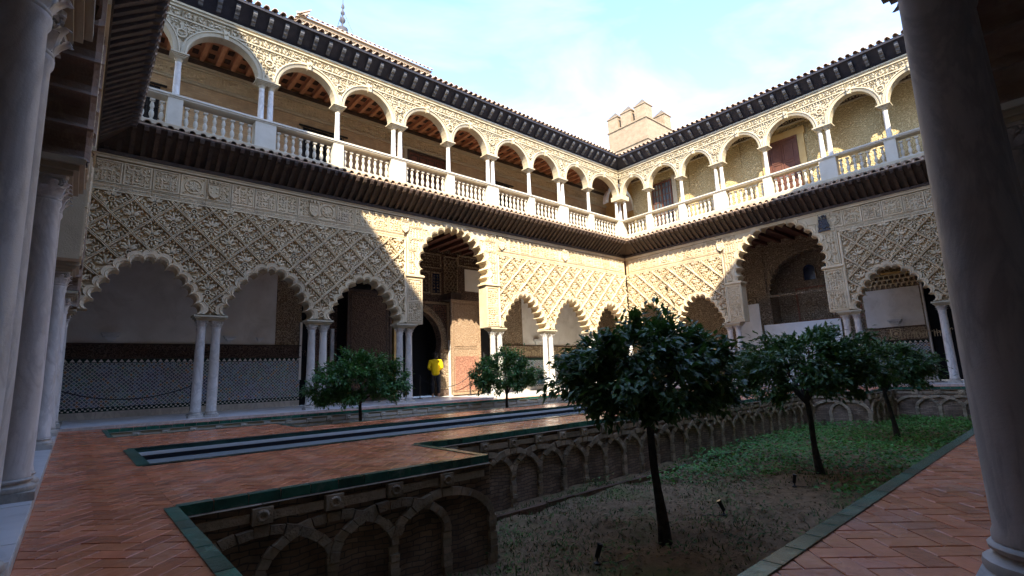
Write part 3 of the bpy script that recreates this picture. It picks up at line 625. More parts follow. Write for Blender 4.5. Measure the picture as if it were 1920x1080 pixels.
# carved panels
def field(mb, x0, x1, z0, z1, ib, it, step, seed, ok=None, big=1.0):
    """arabesque: mirrored scrolls with leaves following a swirling field"""
    q = random.Random(seed); cx = (x0+x1)/2; w2 = (x1-x0)/2
    nx = max(1, int(w2/step)); nz = max(1, int((z1-z0)/step)); ph = q.uniform(0, 6); kx, kz = q.uniform(4, 8), q.uniform(4, 8)
    for a in range(nx):
        for b in range(nz):
            u = (a+.5)*w2/nx+q.uniform(-.18, .18)*step; z = z0+(b+.5)*(z1-z0)/nz+q.uniform(-.18, .18)*step
            an = ph+math.sin(u*kx/step*.12+b*.9)*2.2+math.cos(z*kz+a*1.3)*2.0; Ln = step*q.uniform(.8, 1.15)*big; W = Ln*q.uniform(.38, .55); ty = q.random()
            for sg in (1, -1):
                x = cx+sg*u
                if ok and not ok(x, z): continue
                aa = an if sg == 1 else math.pi-an
                if ty < .68: mb.leaf(x-math.cos(aa)*Ln/2, z-math.sin(aa)*Ln/2, aa, Ln, W, ib, it, .008)
                elif ty < .9: mb.curl(x, z, aa, step*.42, step*.16, ib, it, sg, 6)
                else: mb.ring(x, z, step*.3, step*.16, ib, it, 7)
def frame(mb, x0, x1, z0, z1, wd, ib, it):
    for a, b, c, d in ((x0, x1, z0, z0+wd), (x0, x1, z1-wd, z1), (x0, x0+wd, z0+wd, z1-wd), (x1-wd, x1, z0+wd, z1-wd)): mb.box(a, b, it, ib, c, d)
PANELS = []
for k in range(5):
    b = MB(); b.box(0, .592, 0.012, .06, 0, .60); frame(b, 0.01, .582, .01, .59, .03, .012, -.012)
    if k == 4:
        b.ring(.296, .30, .19, .035, .012, -.02, 16); b.ring(.296, .30, .10, .03, .012, -.02, 12)
        for j in range(8): b.leaf(.296, .30, j*math.pi/4, .17, .06, .012, -.014)
        for sx in (.1, .49):
            for sz in (.1, .5): b.curl(sx, sz, 0, .05, .02, .012, -.012)
    else:
        field(b, .05, .542, .05, .55, .012, -.012, .082, 40+k)
        for xx in (.2, .39): b.box(xx-.012, xx+.012, -.016, .012, .06, .40)
    PANELS.append(b.mesh('frieze_panel', 'stucco'))
BANDS = []
for k in range(3):
    b = MB(); b.box(0, .592, .012, .06, 0, .13); q = random.Random(k); x = .02; b.box(0, .592, -.006, .012, 0, .014); b.box(0, .592, -.006, .012, .116, .13)
    while x < .57:
        hh = q.uniform(.03, .085); b.box(x, x+.012, -.004, .012, .022, .022+hh); b.box(x, x+q.uniform(.015, .035), -.004, .012, .022+hh*.3, .022+hh*.3+.012); x += q.uniform(.022, .045)
    BANDS.append(b.mesh('inscription_band', 'stucco'))
UFR = []
for k in range(3):
    b = MB(); b.box(0, .545, .01, .05, 0, .25); field(b, .0, .545, .02, .23, .012, -.045, .085, 90+k, None, 1.15)
    UFR.append(b.mesh('relief_panel', 'limestone'))
# one diamond of the lattice: list of (u, v, draw)
CA, CB = .43, .43
def cell_pieces(seed):
    q = random.Random(seed); P = []; ib, it = .061, -.008
    def add(u, v, fn): P.append((u, v, fn))
    e = [(0, -CB), (CA, 0), (0, CB), (-CA, 0)]
    for k in range(4):
        (ax, az), (bx, bz) = e[k], e[(k+1) % 4]; n = 5
        nx, nz = (bz-az), -(bx-ax); l = math.hypot(nx, nz); nx, nz = nx/l, nz/l
        def pt(t): wob = .007*math.sin(2*math.pi*t); return (ax+(bx-ax)*t-nx*(.016)+nx*wob*(1 if k % 2 else -1), az+(bz-az)*t-nz*.016+nz*wob*(1 if k % 2 else -1))
        for j in range(n):
            path = [pt(j/n), pt((j+1)/n)]; c = pt((j+.5)/n)
            add(c[0], c[1], lambda mb, ox, oz, path=path: mb.rib([(ox+p[0], oz+p[1]) for p in path], .034, ib, -.045, .010))
    add(0, -.09, lambda mb, ox, oz: mb.ring(ox, oz-.09, .062, .034, ib, -.03, 12)); add(0, -.09, lambda mb, ox, oz: mb.dome(ox, oz-.09, .036, ib, -.012))
    for k, an in enumerate((90, 58, 122, 28, 152)):
        Ln = (.20, .19, .19, .17, .17)[k]; a = R(an+q.uniform(-7, 7)); Ln *= q.uniform(.88, 1.1); u, v = .035*math.cos(a), -.015+.03*math.sin(a)
        add(u+.1*math.cos(a), v+.1*math.sin(a), lambda mb, ox, oz, u=u, v=v, a=a, Ln=Ln: mb.leaf(ox+u, oz+v, a, Ln, .058, ib, it))
    for an in (-90, -52, -128, -18, 198):
        a = R(an); u, v = .075*math.cos(a), -.09+.07*math.sin(a)
        add(u+.06*math.cos(a), v+.06*math.sin(a), lambda mb, ox, oz, u=u, v=v, a=a: mb.leaf(ox+u, oz+v, a, .13, .05, ib, it))
    for sg in (-1, 1):
        for (u, v, an, Ln) in ((.10, .22, 60, .10), (.19, .13, 100, .11), (.235, -.02, 30, .12), (.20, -.10, -70, .12), (.12, -.21, -115, .11), (.05, .31, 75, .09), (.30, .03, -20, .09), (.05, -.29, -80, .09), (.03, .21, 82, .08), (.14, .12, 20, .09), (.27, .06, 120, .08), (.27, -.07, -130, .08), (.10, -.25, -40, .08), (.16, -.15, 200, .08), (.33, -.01, 0, .07), (.0, .36, 90, .05)):
            a = R(an if sg == 1 else 180-an)+q.uniform(-.22, .22); Ln *= q.uniform(.8, 1.15)
            if q.random() < .05: continue
            add(sg*u, v, lambda mb, ox, oz, u=sg*u, v=v, a=a, Ln=Ln: mb.leaf(ox+u-math.cos(a)*Ln/2, oz+v-math.sin(a)*Ln/2, a, Ln, .046, ib, it))
        add(sg*.16, .03, lambda mb, ox, oz, sg=sg: mb.curl(ox+sg*.155, oz+.035, R(90), .038, .02, ib, it, sg, 7))
    return P
CELLS = [cell_pieces(k) for k in range(6)]; CELL_ME = []
for C_ in CELLS:
    b = MB()
    for u, v, fn in C_: fn(b, 0, 0)
    CELL_ME.append(b.mesh('lattice_panel', 'stucco'))

def shield(mb, x, z, k, it):
    P = [(-.11, .15), (-.11, -.02), (-.08, -.10), (0, -.16), (.08, -.10), (.11, -.02), (.11, .15)]
    mb.ext([(x+a*k, z+b_*k) for a, b_ in P], it, it+.05); mb.rib([(x+a*k, z+b_*k) for a, b_ in P+[P[0]]], .03*k, it, it-.02, .005)
    for a, b_ in ((-.05, .07), (.05, .07), (-.05, -.03), (.05, -.03)): mb.dome(x+a*k, z+b_*k, .03*k, it, it-.012)
    for j in range(3): mb.leaf(x+(j-1)*.07*k, z+.17*k, R(90+(1-j)*14), .10*k, .05*k, it+.04, it-.01)

EL, EU = 0.78, 0.50     # lower / upper eave projection
def wing(name, label, loc, rz, S0, S1, piers, ci, ucols, udouble, full=True, arms=(), dark_arms=(), mit0=None, mit1=None, gallery=True, lower_eave=True, near_tone=False):
    """piers: s positions incl. both corners; ci: index of the pier at the left of the wide bay. mit0/mit1: mitre the eaves inwards at that end"""
    W = thing(name, label, 'building', loc, rz)
    nb = len(piers)-1; outers = []
    pl, pr = piers[ci], piers[ci+1]
    for k in range(nb):
        a, b = piers[k], piers[k+1]; c = (a+b)/2; ctr = (k == ci)
        if ctr: cus = centre_cusps((b-a)/2-.62)
        else: cus = side_cusps((b-a)/2-.33)
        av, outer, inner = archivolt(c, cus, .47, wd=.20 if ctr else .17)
        av.ob('arch_moulding', 'stucco_brown' if near_tone else 'stucco', W)
        outers.append([(p[0], p[1]) for p in outer]+[(outer[-1][0], 0), (outer[0][0], 0)])
        zb = cus[-1][1]; hole = lobed(c, [(q[0], q[1]) for q in cus], 6, .012)
        poly = [(a+.0, zb)]+[(p[0], max(p[1], zb)) for p in hole]+[(b, zb), (b, ZW+.06), (a, ZW+.06)]
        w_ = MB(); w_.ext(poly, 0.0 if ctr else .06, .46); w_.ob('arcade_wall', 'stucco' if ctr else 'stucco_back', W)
    inside = lambda x, z: any(inpoly(x, z, o) for o in outers)
    # piers: paired columns, imposts, tall blocks beside the wide arch
    for k, s in enumerate(piers):
        corner = k in (0, nb)
        if corner: offs = []
        else: offs = [-.175, .175]
        for o_ in offs:
            c_ = inst('column', shaft_shade if near_tone == 2 else shaft_me, W, (s+o_, .20, 0)); inst('capital', cap_shade if near_tone == 2 else cap_me, c_, (0, 0, 2.29)); inst('base', base_me, c_)
        if not corner:
            inst('impost', impost_mesh(.325, .16, 2.49, ZB, 'limestone'), W, (s, .20, 0))
            sb = MB(); sb.box(s-.34, s+.34, .0, .40, -.0, .004); 
        if k in (ci, ci+1):
            sg = 1 if k == ci else -1
            b = MB(); x0, x1 = sorted((s-.03*sg, s+.60*sg)); b.box(x0, x1, -.02, .45, ZB+.003, 4.24)
            for (e, z0, z1) in ((.02, 4.241, 4.28), (.055, 4.28, 4.33), (.03, 4.33, 4.36)): b.box(x0-e, x1+e, -.02-e, .45+e*.1, z0, z1)
            o = b.ob('pier_block', 'stucco', W)
            r = MB(); field(r, x0+.06, x1-.06, ZB+.10, 3.35, -.019, -.045, .075, 5); field(r, x0+.06, x1-.06, 3.47, 4.15, -.019, -.045, .075, 6)
            frame(r, x0+.02, x1-.02, ZB+.05, 3.40, .03, -.02, -.042); frame(r, x0+.02, x1-.02, 3.42, 4.20, .03, -.02, -.042); r.ob('carved_relief', 'stucco', o, kind='stuff')
            for f_ in (-.02,):   # colonnette at the edge of the lattice
                cl = MB(); cl.tube([(s-.07*sg, .0, ZB+.05), (s-.07*sg, .0, ZF-.06)], .045, 8); cl.ob('colonnette', 'stucco', W)
    # lattice
    okp = lambda x, z: not inside(x, z)
    for (a, b) in ((S0+.06, pl-.13), (pr+.13, S1-.06)):
        if b-a < .5: continue
        nx = int((b-a)/(2*CA))+3; x_ref = (piers[0]+piers[1])/2 if a < pl else (piers[-1]+piers[-2])/2
        i0 = int((a-x_ref)/CA)-2
        for i in range(i0, i0+2*nx+4):
            for j in range(-10, 12):
                if (i+j) % 2: continue
                u, v = x_ref+i*CA, 4.60+j*CB
                if u+CA < a or u-CA > b or v-CB > ZF or v+CB < ZB: continue
                cv = rnd.randrange(6); CELL = CELLS[cv]; sel = [(p, q, fn) for p, q, fn in CELL if a < u+p < b and ZB+.03 < v+q < ZF-.03 and okp(u+p, v+q)]
                if not sel: continue
                if len(sel) == len(CELL): inst('lattice_panel', CELL_ME[cv], W, (u, 0, v))
                else:
                    mb = MB()
                    for p, q, fn in sel: fn(mb, 0, 0)
                    mb.ob('lattice_panel', 'stucco', W, (u, 0, v))
        t = MB(); t.box(a-.05, b+.05, -.02, .06, ZF-.045, ZF-.003); t.ob('string_course', 'stucco', W)
    # stucco blocks round the wide arch
    x = pl+.04; cols = int((pr-pl-.08)/.5); dw = (pr-pl-.08)/cols
    for i in range(cols):
        for j in range(5):
            xa, za = x+i*dw, 4.40+j*.42
            ok2 = lambda p, q: not inpoly(p, q, outers[ci]) and q < ZW-.05
            cn = [(xa+.02, za+.02), (xa+dw-.02, za+.02), (xa+.02, za+.40), (xa+dw-.02, za+.40)]
            if sum(ok2(*p) for p in cn) < 2 : continue
            mb = MB(); field(mb, xa+.05, xa+dw-.05, za+.05, min(za+.39, ZW-.04), -.0, -.028, .078, i*7+j, ok2)
            for (p0, p1) in ((cn[0], cn[1]), (cn[1], cn[3]), (cn[3], cn[2]), (cn[2], cn[0])):
                for t in range(5):
                    q0 = (p0[0]+(p1[0]-p0[0])*t/5, p0[1]+(p1[1]-p0[1])*t/5); q1 = (p0[0]+(p1[0]-p0[0])*(t+1)/5, p0[1]+(p1[1]-p0[1])*(t+1)/5)
                    if ok2(*q0) and ok2(*q1): mb.rib([q0, q1], .03, 0, -.03)
            if mb.v: mb.ob('stucco_panel', 'stucco', W, kind='stuff')
    # frieze
    n = int((S1-S0)/.6)
    for i in range(n):
        xa = S0+(S1-S0-n*.6)/2+i*.6
        if pl+.1 < xa+.3 < pr-.1: continue
        if inside(xa, ZF+.2) or inside(xa+.59, ZF+.2): continue
        inst('frieze_panel', PANELS[4 if i % 6 == 3 else (i*3) % 4], W, (xa, 0, ZF+.15)); inst('inscription_band', BANDS[i % 3], W, (xa, 0, ZF+.012))
    t = MB(); t.box(S0, S1, -.035, .06, ZW-.105, ZW-.04); t.box(S0, S1, -.06, .06, ZW-.038, ZW+.04); t.ob('cornice', 'stucco', W)
    for x_, z_ in arms:
        mb = MB(); shield(mb, x_, z_, 1.25, -.05); mb.ob('coat_of_arms', 'stucco', W)
    for x_, z_ in dark_arms:
        mb = MB(); shield(mb, x_, z_, 1.2, -.06); mb.leaf(x_-.17, z_-.2, R(75), .36, .10, 0, -.06); mb.leaf(x_+.17, z_-.2, R(105), .36, .10, 0, -.06); mb.box(x_-.2, x_+.2, -.07, 0, z_-.28, z_-.2)
        mb.dome(x_, z_+.30, .06, 0, -.08); mb.ob('coat_of_arms', 'emblem_dark', W)
    # lower eave: sloping soffit boards, rafters, tiles
    e = EL
    def edge(i_, end):     # s at the end of a mitred strip for depth i_ (negative = out)
        if end == 0: return S0-(i_ if mit0 else 0)*(1 if mit0 else 0) if mit0 else S0
        return S1+(i_ if mit1 else 0)
    if lower_eave:
        def strip(name, m, prof, thick):
            b = MB(); vs = []
            for i_, z in prof: vs += [(edge(i_, 0), i_, z), (edge(i_, 1), i_, z)]
            for i_, z in prof: vs += [(edge(i_, 0), i_, z+thick), (edge(i_, 1), i_, z+thick)]
            n = len(prof); fs = []
            for k in range(n-1): fs += [(2*k, 2*k+1, 2*k+3, 2*k+2), (2*n+2*k, 2*n+2*k+2, 2*n+2*k+3, 2*n+2*k+1)]
            fs += [(0, 2*n, 2*n+1, 1), (2*n-2, 2*n-1, 4*n-1, 4*n-2)]
            b.add(vs, fs); return b.ob(name, m, W, fix=True)
        strip('soffit_boards', 'dark_wood', [(.02, ZW+.10), (-e+.04, 7.13)], .03)
        strip('wooden_plate', 'dark_wood', [(.05, ZW+.0), (-.09, ZW+.0)], .09)
        strip('tile_bed', 'roof_tile', [(.02, 7.50), (-e+.02, 7.165)], .03)
        rf = rafter_mesh(e); n = int((S1-S0)/.235)
        for k in range(n):
            s = S0+(k+.5)*(S1-S0)/n
            if (mit0 and s < S0+.12) or (mit1 and s > S1-.12): continue
            o = inst('rafter', rf, W, (s, 0, 0))
            d = min(s-S0 if mit0 else 9, S1-s if mit1 else 9)
            if d < e: 
                # shortened jack rafters in the valley
                o.scale = (1, max(.12, d/e), 1)
        n = int((S1-S0)/.235)
        for k in range(n):
            s = S0+(k+.5)*(S1-S0)/n; d = min(s-S0 if mit0 else 9, S1-s if mit1 else 9)
            if d < .12: continue
            off = max(0, e-d)
            sy = max(.15, (e-off)/e)
            inst('roof_tile', tileA, W, (s, -e-.02+off, 7.195+rnd.uniform(-.006, .006)+off*.42), (0, 0, rnd.uniform(-.03, .03)), scale=(1, sy, 1))
            if d > .3: inst('pan_tile', panA, W, (s+(S1-S0)/n/2, -e+off, 7.20+off*.42), scale=(1, sy, 1))
        t = MB(); t.box(S0+(0), S1, -.16 if not mit1 else -.16, .02, 7.42, 7.60); 
        strip('gallery_kerb', 'limestone', [(.45, 7.50), (-.17, 7.50)], .10)
    # slab over the arcade
    t = MB(); t.box(S0, S1, .47, 3.9, 6.56, 7.47); t.ob('floor_slab', 'brown_wood', W)
    if full:
        cb = MB(); cb.box(-.06, .06, .47, 3.5, 6.40, 6.55); cbm = cb.mesh('ceiling_beam', 'brown_wood')
        for k in range(int((S1-S0)/.6)): inst('ceiling_beam', cbm, W, (S0+.3+k*.6, 0, 0))
    if not gallery:
        t = MB(); t.box(S0, S1, .05, .45, 7.47, 11.3); t.ob('upper_wall', 'plaster', W)
    else:
        # pedestals, rails, balusters, columns, arches
        ped = MB(); ped.box(-.17, .17, .02, .36, 0, .86); ped.box(-.19, .19, .0, .38, 0, .08); pm1 = ped.mesh('pedestal', 'white_stone')
        ped = MB(); ped.box(-.29, .29, .02, .36, 0, .86); ped.box(-.31, .31, .0, .38, 0, .08); pm2 = ped.mesh('pedestal', 'white_stone')
        usm = shaft_mesh(8.56, 9.60, .085, .072, 'marble')
        ucap = MB(); ucap.lathe([(.075, 0), (.082, .02), (.08, .05), (.115, .10)], 12); ucap.box(-.12, .12, -.12, .12, .10, .125); ucm = ucap.mesh('capital', 'limestone')
        im1 = impost_mesh(.145, .145, 9.725, 9.83, 'limestone'); im2 = impost_mesh(.265, .145, 9.725, 9.83, 'limestone')
        allc = [S0]+list(ucols)+[S1] if S0 < S1 else []
        for s in ucols:
            dbl = s in udouble
            inst('pedestal', pm2 if dbl else pm1, W, (s, 0, 7.60))
            for o_ in ((-.13, .13) if dbl else (0,)):
                c_ = inst('upper_column', usm, W, (s+o_, .19, 0)); inst('capital', ucm, c_, (0, 0, 9.60))
            inst('impost', im2 if dbl else im1, W, (s, .19, 0))
        cc = list(ucols)
        if mit1: cc = cc+[S1+.0]
        if mit0: cc = [S0]+cc
        hw = lambda s: .29 if s in udouble else (.17 if s in ucols else .22)
        if S0 not in cc: cc = [S0-.0]+cc
        if S1 not in cc: cc = cc+[S1]
        for a, b in zip(cc[:-1], cc[1:]):
            a1, b1 = a+hw(a)+.0, b-hw(b); nbl = max(2, round((b1-a1)/.215)); 
            if b-a < .6: continue
            for k in range(nbl): inst('baluster', bal_me, W, (a1+(k+.5)*(b1-a1)/nbl, .19, 7.71))
            # arch
            la, lb = a+(.28 if a in udouble else .155), b-(.28 if b in udouble else .155); c = (la+lb)/2; r0 = (lb-la)/2; hgt = 10.72-9.85
            def el(off, n=20): 
                return [(c-(r0+off)*math.cos(math.pi*k/n), 9.84+(hgt+off)*math.sin(math.pi*k/n)) for k in range(n+1)]
            inn = el(0); poly = [(a, 9.83)]+el(.006)+[(b, 9.83), (b, 11.32), (a, 11.32)]
            w_ = MB(); w_.ext(poly, .06, .34); w_.ob('arcade_wall', 'limestone', W)
            av = MB(); rows = [(inn, .35), (inn, .02), (el(.05), .0), (el(.055), .025), (el(.11), .02), (el(.115), -.015), (el(.15), -.01), (el(.15), .062)]
            vs = []; fs = []; n = len(inn)
            for cu, i_ in rows: vs += [(p[0], i_, p[1]) for p in cu]
            for r_ in range(len(rows)-1):
                for k in range(n-1): q = r_*n+k; fs.append((q, q+1, q+n+1, q+n))
            av.add(vs, fs); av.ob('arch_moulding', 'limestone', W)
            ks = MB(); ks.ext([(c-.05, 10.66), (c+.05, 10.66), (c+.08, 10.92), (c-.08, 10.92)], -.06, .06); ks.curl(c, 10.80, 0, .05, .03, -.06, -.085); ks.ob('keystone', 'limestone', W)
            # spandrel relief
            sp = MB(); oo = el(.17); PP = oo+[(oo[-1][0], 9), (oo[0][0], 9)]
            okk = lambda x, z: not inpoly(x, z, PP) and a+.02 < x < b-.02 and z < 10.84
            field(sp, a+.02, b-.02, 9.95, 10.84, .058, .022, .085, int(a*10), okk, 1.1); sp.ob('spandrel_relief', 'limestone', W, kind='stuff')
            n = max(1, round((b-a)/.55)); wq = (b-a)/n
            for k in range(n): inst('relief_panel', UFR[k % 3], W, (a+k*wq, 0.03, 10.89), scale=(wq/.55, 1, 1))
        for s in ucols:
            md = MB(); md.ring(s, 10.42, .115, .05, .06, .0, 14); md.dome(s, 10.42, .06, .06, .02); md.ob('medallion', 'limestone', W)
        for (z0, z1, o_) in ((8.46, 8.50, -.02), (8.50, 8.555, -.045)):
            pass
        rl = MB(); rl.box(S0, S1, .0, .38, 8.462, 8.50); rl.box(S0, S1, -.03, .41, 8.502, 8.555); rl.ob('handrail', 'white_stone', W)
        rl = MB(); rl.box(S0, S1, .04, .34, 7.60, 7.705); rl.ob('bottom_rail', 'white_stone', W)
        co = MB(); co.box(S0, S1, .0, .06, 10.845, 10.885); co.box(S0, S1, -.03, .06, 11.145, 11.18); co.box(S0, S1, .03, .06, 11.18, 11.26); co.box(S0, S1, -.02, .06, 11.26, 11.32); co.ob('cornice', 'limestone', W)
    # upper eave and roof
    e = EU
    if gallery:
        b = MB(); vs = []
        for i_, z in ((.06, 11.36), (-e+.06, 11.80)): vs += [(edge(i_, 0), i_, z), (edge(i_, 1), i_, z)]
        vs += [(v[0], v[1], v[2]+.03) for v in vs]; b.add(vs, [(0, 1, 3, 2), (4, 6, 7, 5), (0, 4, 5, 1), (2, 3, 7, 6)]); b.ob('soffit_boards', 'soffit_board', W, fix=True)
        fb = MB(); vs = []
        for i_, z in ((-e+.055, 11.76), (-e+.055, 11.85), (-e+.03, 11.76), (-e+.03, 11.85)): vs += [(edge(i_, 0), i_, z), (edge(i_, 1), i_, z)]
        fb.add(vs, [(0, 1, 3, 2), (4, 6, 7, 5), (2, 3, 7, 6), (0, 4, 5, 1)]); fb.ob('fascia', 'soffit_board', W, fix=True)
        n = int((S1-S0)/.45)
        for k in range(n):
            s = S0+(k+.5)*(S1-S0)/n
            if (mit0 and s < S0+.35) or (mit1 and s > S1-.35): continue
            d = min(s-S0 if mit0 else 9, S1-s if mit1 else 9)
            inst('eave_bracket', bracket_me, W, (s, 0, 0), scale=(1, min(1, d/e), 1))
        n = int((S1-S0)/.235)
        for k in range(n):
            s = S0+(k+.5)*(S1-S0)/n; d = min(s-S0 if mit0 else 9, S1-s if mit1 else 9); off = max(0, e-d)
            if d < .15: continue
            inst('roof_tile', tileB, W, (s, -e-.03+off, 11.875+off*.3+rnd.uniform(-.006, .006)), (0, 0, rnd.uniform(-.03, .03)))
            if d > .3: inst('pan_tile', panB, W, (s+(S1-S0)/n/2, -e+off, 11.875+off*.3))
    rf = MB(); vs = []
    for i_, z in ((-e+.04, 11.84), (3.7, 12.95)): vs += [(edge(min(i_, 0), 0), i_, z), (edge(min(i_, 0), 1), i_, z)]
    vs += [(v[0], v[1], v[2]-.04) for v in vs]; rf.add(vs, [(0, 2, 3, 1), (4, 5, 7, 6), (0, 1, 5, 4), (2, 6, 7, 3)]); rf.ob('roof', 'roof_tile', W, fix=True)
    return W

# far long wing (left in the picture)
FL = wing('palace_wing', 'long two-storey palace wing at left with carved lattice, lobed arches and a balustraded gallery', (0, 0, 0), 0, -21.25, 0,
    [-21.25, -18.42, -15.55, -12.62, -8.58, -5.71, -2.86, 0], 3,
    [-19.58, -17.32, -15.11, -12.93, -10.71, -8.62, -6.42, -4.37, -2.38], [-17.32, -12.93, -8.62, -4.37], arms=[(-18.55, 6.02), (-15.85, 6.02), (-12.72, 6.02), (-8.35, 6.0), (-4.6, 6.0)], mit0=True, mit1=True)
# far short wing (right in the picture): local s = -y
FS = wing('palace_wing', 'shorter palace wing at right with a wide lobed arch and sunlit gallery', (0, 0, 0), R(-90), 0, 14.8,
    [0, 2.40, 5.18, 9.53, 12.25, 14.8], 2, [1.62, 3.44, 5.30, 7.35, 9.57, 11.54, 13.4], [5.30, 9.57], arms=[(5.1, 6.0)], dark_arms=[(9.15, 5.98)], mit0=True, mit1=True)
# near short wing at the left edge of the picture: local s = y
NS = wing('palace_wing', 'shaded palace wing at the left edge with columns rising close to the viewer', (XS, 0, 0), R(90), -14.66, 0,
    [-14.66, -12.25, -9.53, -5.18, -2.40, 0], 2, [], [], full=False, gallery=False, mit0=True, mit1=True, near_tone=True)
# near long wing: local s = -x
NL = wing('palace_wing', 'shaded palace wing at the right edge with one big marble column in the foreground', (0, YL, 0), R(180), 0, 21.13,
    [0, 2.86, 5.71, 8.58, 12.62, 15.55, 18.42, 21.13], 3, [], [], full=False, gallery=False, mit0=True, mit1=True, near_tone=2)
# roofs over the corner bays
for W_, a0, a1, b0, b1 in ((NS, -25.2, XS+.0, -18.7, YL), (NS, -25.2, XS, 0.47, 4.0), (NL, 0, 4.2, -18.7, YL)):
    for z0, z1, m_, n_ in ((6.56, 7.47, 'brown_wood', 'corner_slab'), (11.4, 11.7, 'roof_tile', 'corner_roof')):
        b = MB(); b.box(a0, a1, b0, b1, z0, z1); o = b.ob(n_, m_, W_); o.matrix_parent_inverse = Matrix.Translation(W_.location) @ Matrix.Rotation(W_.rotation_euler.z, 4, 'Z'); o.matrix_parent_inverse.invert()
# single columns standing in the four corners
for W_, pos in ((FL, (.2, .2, 0)), (NS, None), (FL, (-21.33, .2, 0))):
    if pos is None: continue
    c_ = inst('column', shaft_me, W_, pos); inst('capital', cap_me, c_, (0, 0, 2.29)); inst('base', base_me, c_); inst('impost', impost_mesh(.16, .16, 2.49, ZB, 'limestone'), W_, pos)
# corner post of the upper gallery
pc = MB(); pc.box(-.30, .36, -.30 if False else -.04, .36, 7.60, 8.46); pc.ob('pedestal', 'white_stone', FL)
for q in ((-.12, .19), (.19, -.12), (.19, .19)):
    c_ = inst('upper_column', shaft_mesh(8.56, 9.60, .085, .072, 'marble'), FL, (q[0], q[1], 0))
pc = MB(); pc.box(-.30, .36, -.30, .36, 9.60, 9.83); pc.ob('impost', 'limestone', FL)

# taller blocks behind the near wings: they cast the shade on the court
t = MB(); t.box(.47-3.9+.0, 0, 0, 0.01, 0, 0.01) if False else None
tb = thing('palace_block', 'tall plain block rising behind the near short wing', 'building', (-27, -7, 0))
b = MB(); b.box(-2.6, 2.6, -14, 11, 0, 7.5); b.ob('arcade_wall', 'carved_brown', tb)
b = MB(); b.box(-2.6, 2.6, -14, 2.2, 7.5, 18.9); b.ob('wall', 'plaster', tb)
tb2 = thing('palace_block', 'tall plain hip-roofed block rising behind the near long wing', 'building', (-16, -21, 0))
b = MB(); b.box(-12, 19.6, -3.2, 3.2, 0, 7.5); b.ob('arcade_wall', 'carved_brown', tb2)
b = MB(); b.box(-12, 9.0, -3.2, 3.2, 7.5, 17.4); b.ob('wall', 'plaster', tb2)
b = MB(); b.add([(-12.3, -3.5, 17.4), (9.3, -3.5, 17.4), (9.3, 3.4, 17.4), (-12.3, 3.4, 17.4), (-12.3, 2.6, 19.3), (4.5, 2.6, 19.3)], [(0, 1, 5, 4), (1, 2, 5), (2, 3, 4, 5), (3, 0, 4), (3, 2, 1, 0)]); b.ob('roof', 'roof_tile', tb2, fix=True)
# ------------------------------------------------------------------ behind the arcades
def rect(W, name, m, s0, s1, z0, z1, i0, i1=None, parent=None):
    b = MB(); b.box(s0, s1, i0, i1 if i1 is not None else i0+.04, z0, z1); return b.ob(name, m, parent or W)
def console(W, s, i, z, k=1.0):
    b = MB()
    for a, (hw, z0, z1) in enumerate(((.05, -.10, -.05), (.10, -.05, .01), (.15, .01, .06), (.18, .06, .11))): b.box(s-hw*k, s+hw*k, i-hw*k, i, z+z0*k, z+z1*k-.001)
    for q in range(-2, 3): b.box(s+q*.06*k-.012, s+q*.06*k+.012, i-.19*k, i-.151*k, z+.02*k, z+.06*k)
    return b.ob('wall_lamp', 'screen_white', W)
def dado(W, s0, s1, i, zt=1.56, zi=2.13, mosaic='tile_mosaic', frieze='carved_brown', crest=True):
    rect(W, 'tile_dado', mosaic, s0, s1, .31, zt, i-.03, i)
    rect(W, 'skirting', 'marble_old_shade', s0, s1, 0, .19, i-.05, i)
    b = MB(); sq = MB(); rect(W, 'tile_border', 'dark_glaze', s0, s1, .191, .309, i-.035, i)
    n = int((s1-s0)/.12); me = MB(); me.box(-.022, .022, -.006, 0, -.018, .018); me = me.mesh('border_tile', 'plaster')
    for k in range(n):
        for zz in (.228, .272): inst('border_tile', me, W, (s0+(k+(.25 if zz < .25 else .75))*(s1-s0)/n, i-.036, zz))
    rect(W, 'crest_band', 'dark_glaze', s0, s1, zt+.001, zt+.115, i-.035, i)
    if crest:
        n = int((s1-s0)/.155); me = MB(); me.ext([(-.06, 0), (.06, 0), (.0, .085)], -.006, 0); me = me.mesh('crest_tile', 'plaster')
        for k in range(n): inst('crest_tile', me, W, (s0+(k+.5)*(s1-s0)/n, i-.036, zt+.02))
    f = rect(W, 'inscription_frieze', frieze, s0, s1, zt+.117, zi, i-.045, i)
    for z in (zt+.12, zi-.04): rect(W, 'moulding', 'dark_wood', s0, s1, z, z+.035, i-.07, i-.046)
    n = max(1, int((s1-s0)/1.35)); q = random.Random(3)
    for k in range(n):     # raised script and roundels
        mb = MB(); a = s0+(k+.5)*(s1-s0)/n; zc = (zt+.117+zi)/2; hh = (zi-zt)*.28
        frame(mb, a-.17, a+.17, zc-hh-.03, zc+hh+.03, .02, i-.045, i-.055); mb.ring(a, zc, hh*.75, .03, i-.045, i-.06, 12); mb.dome(a, zc, hh*.35, i-.045, i-.055)
        x = a+.25
        while x < a+(s1-s0)/n-.25:
            h = q.uniform(.3, 1)*hh*1.5; mb.box(x, x+.022, i-.058, i-.045, zc-hh, zc-hh+h); mb.curl(x+.05, zc-hh*.3+q.uniform(0, hh*.6), q.uniform(0, 6), .05, .02, i-.045, i-.058, 1, 6); x += q.uniform(.07, .12)
        mb.ob('script_relief', 'carved_brown' if frieze == 'carved_brown' else 'stucco', W)
BI = 3.6
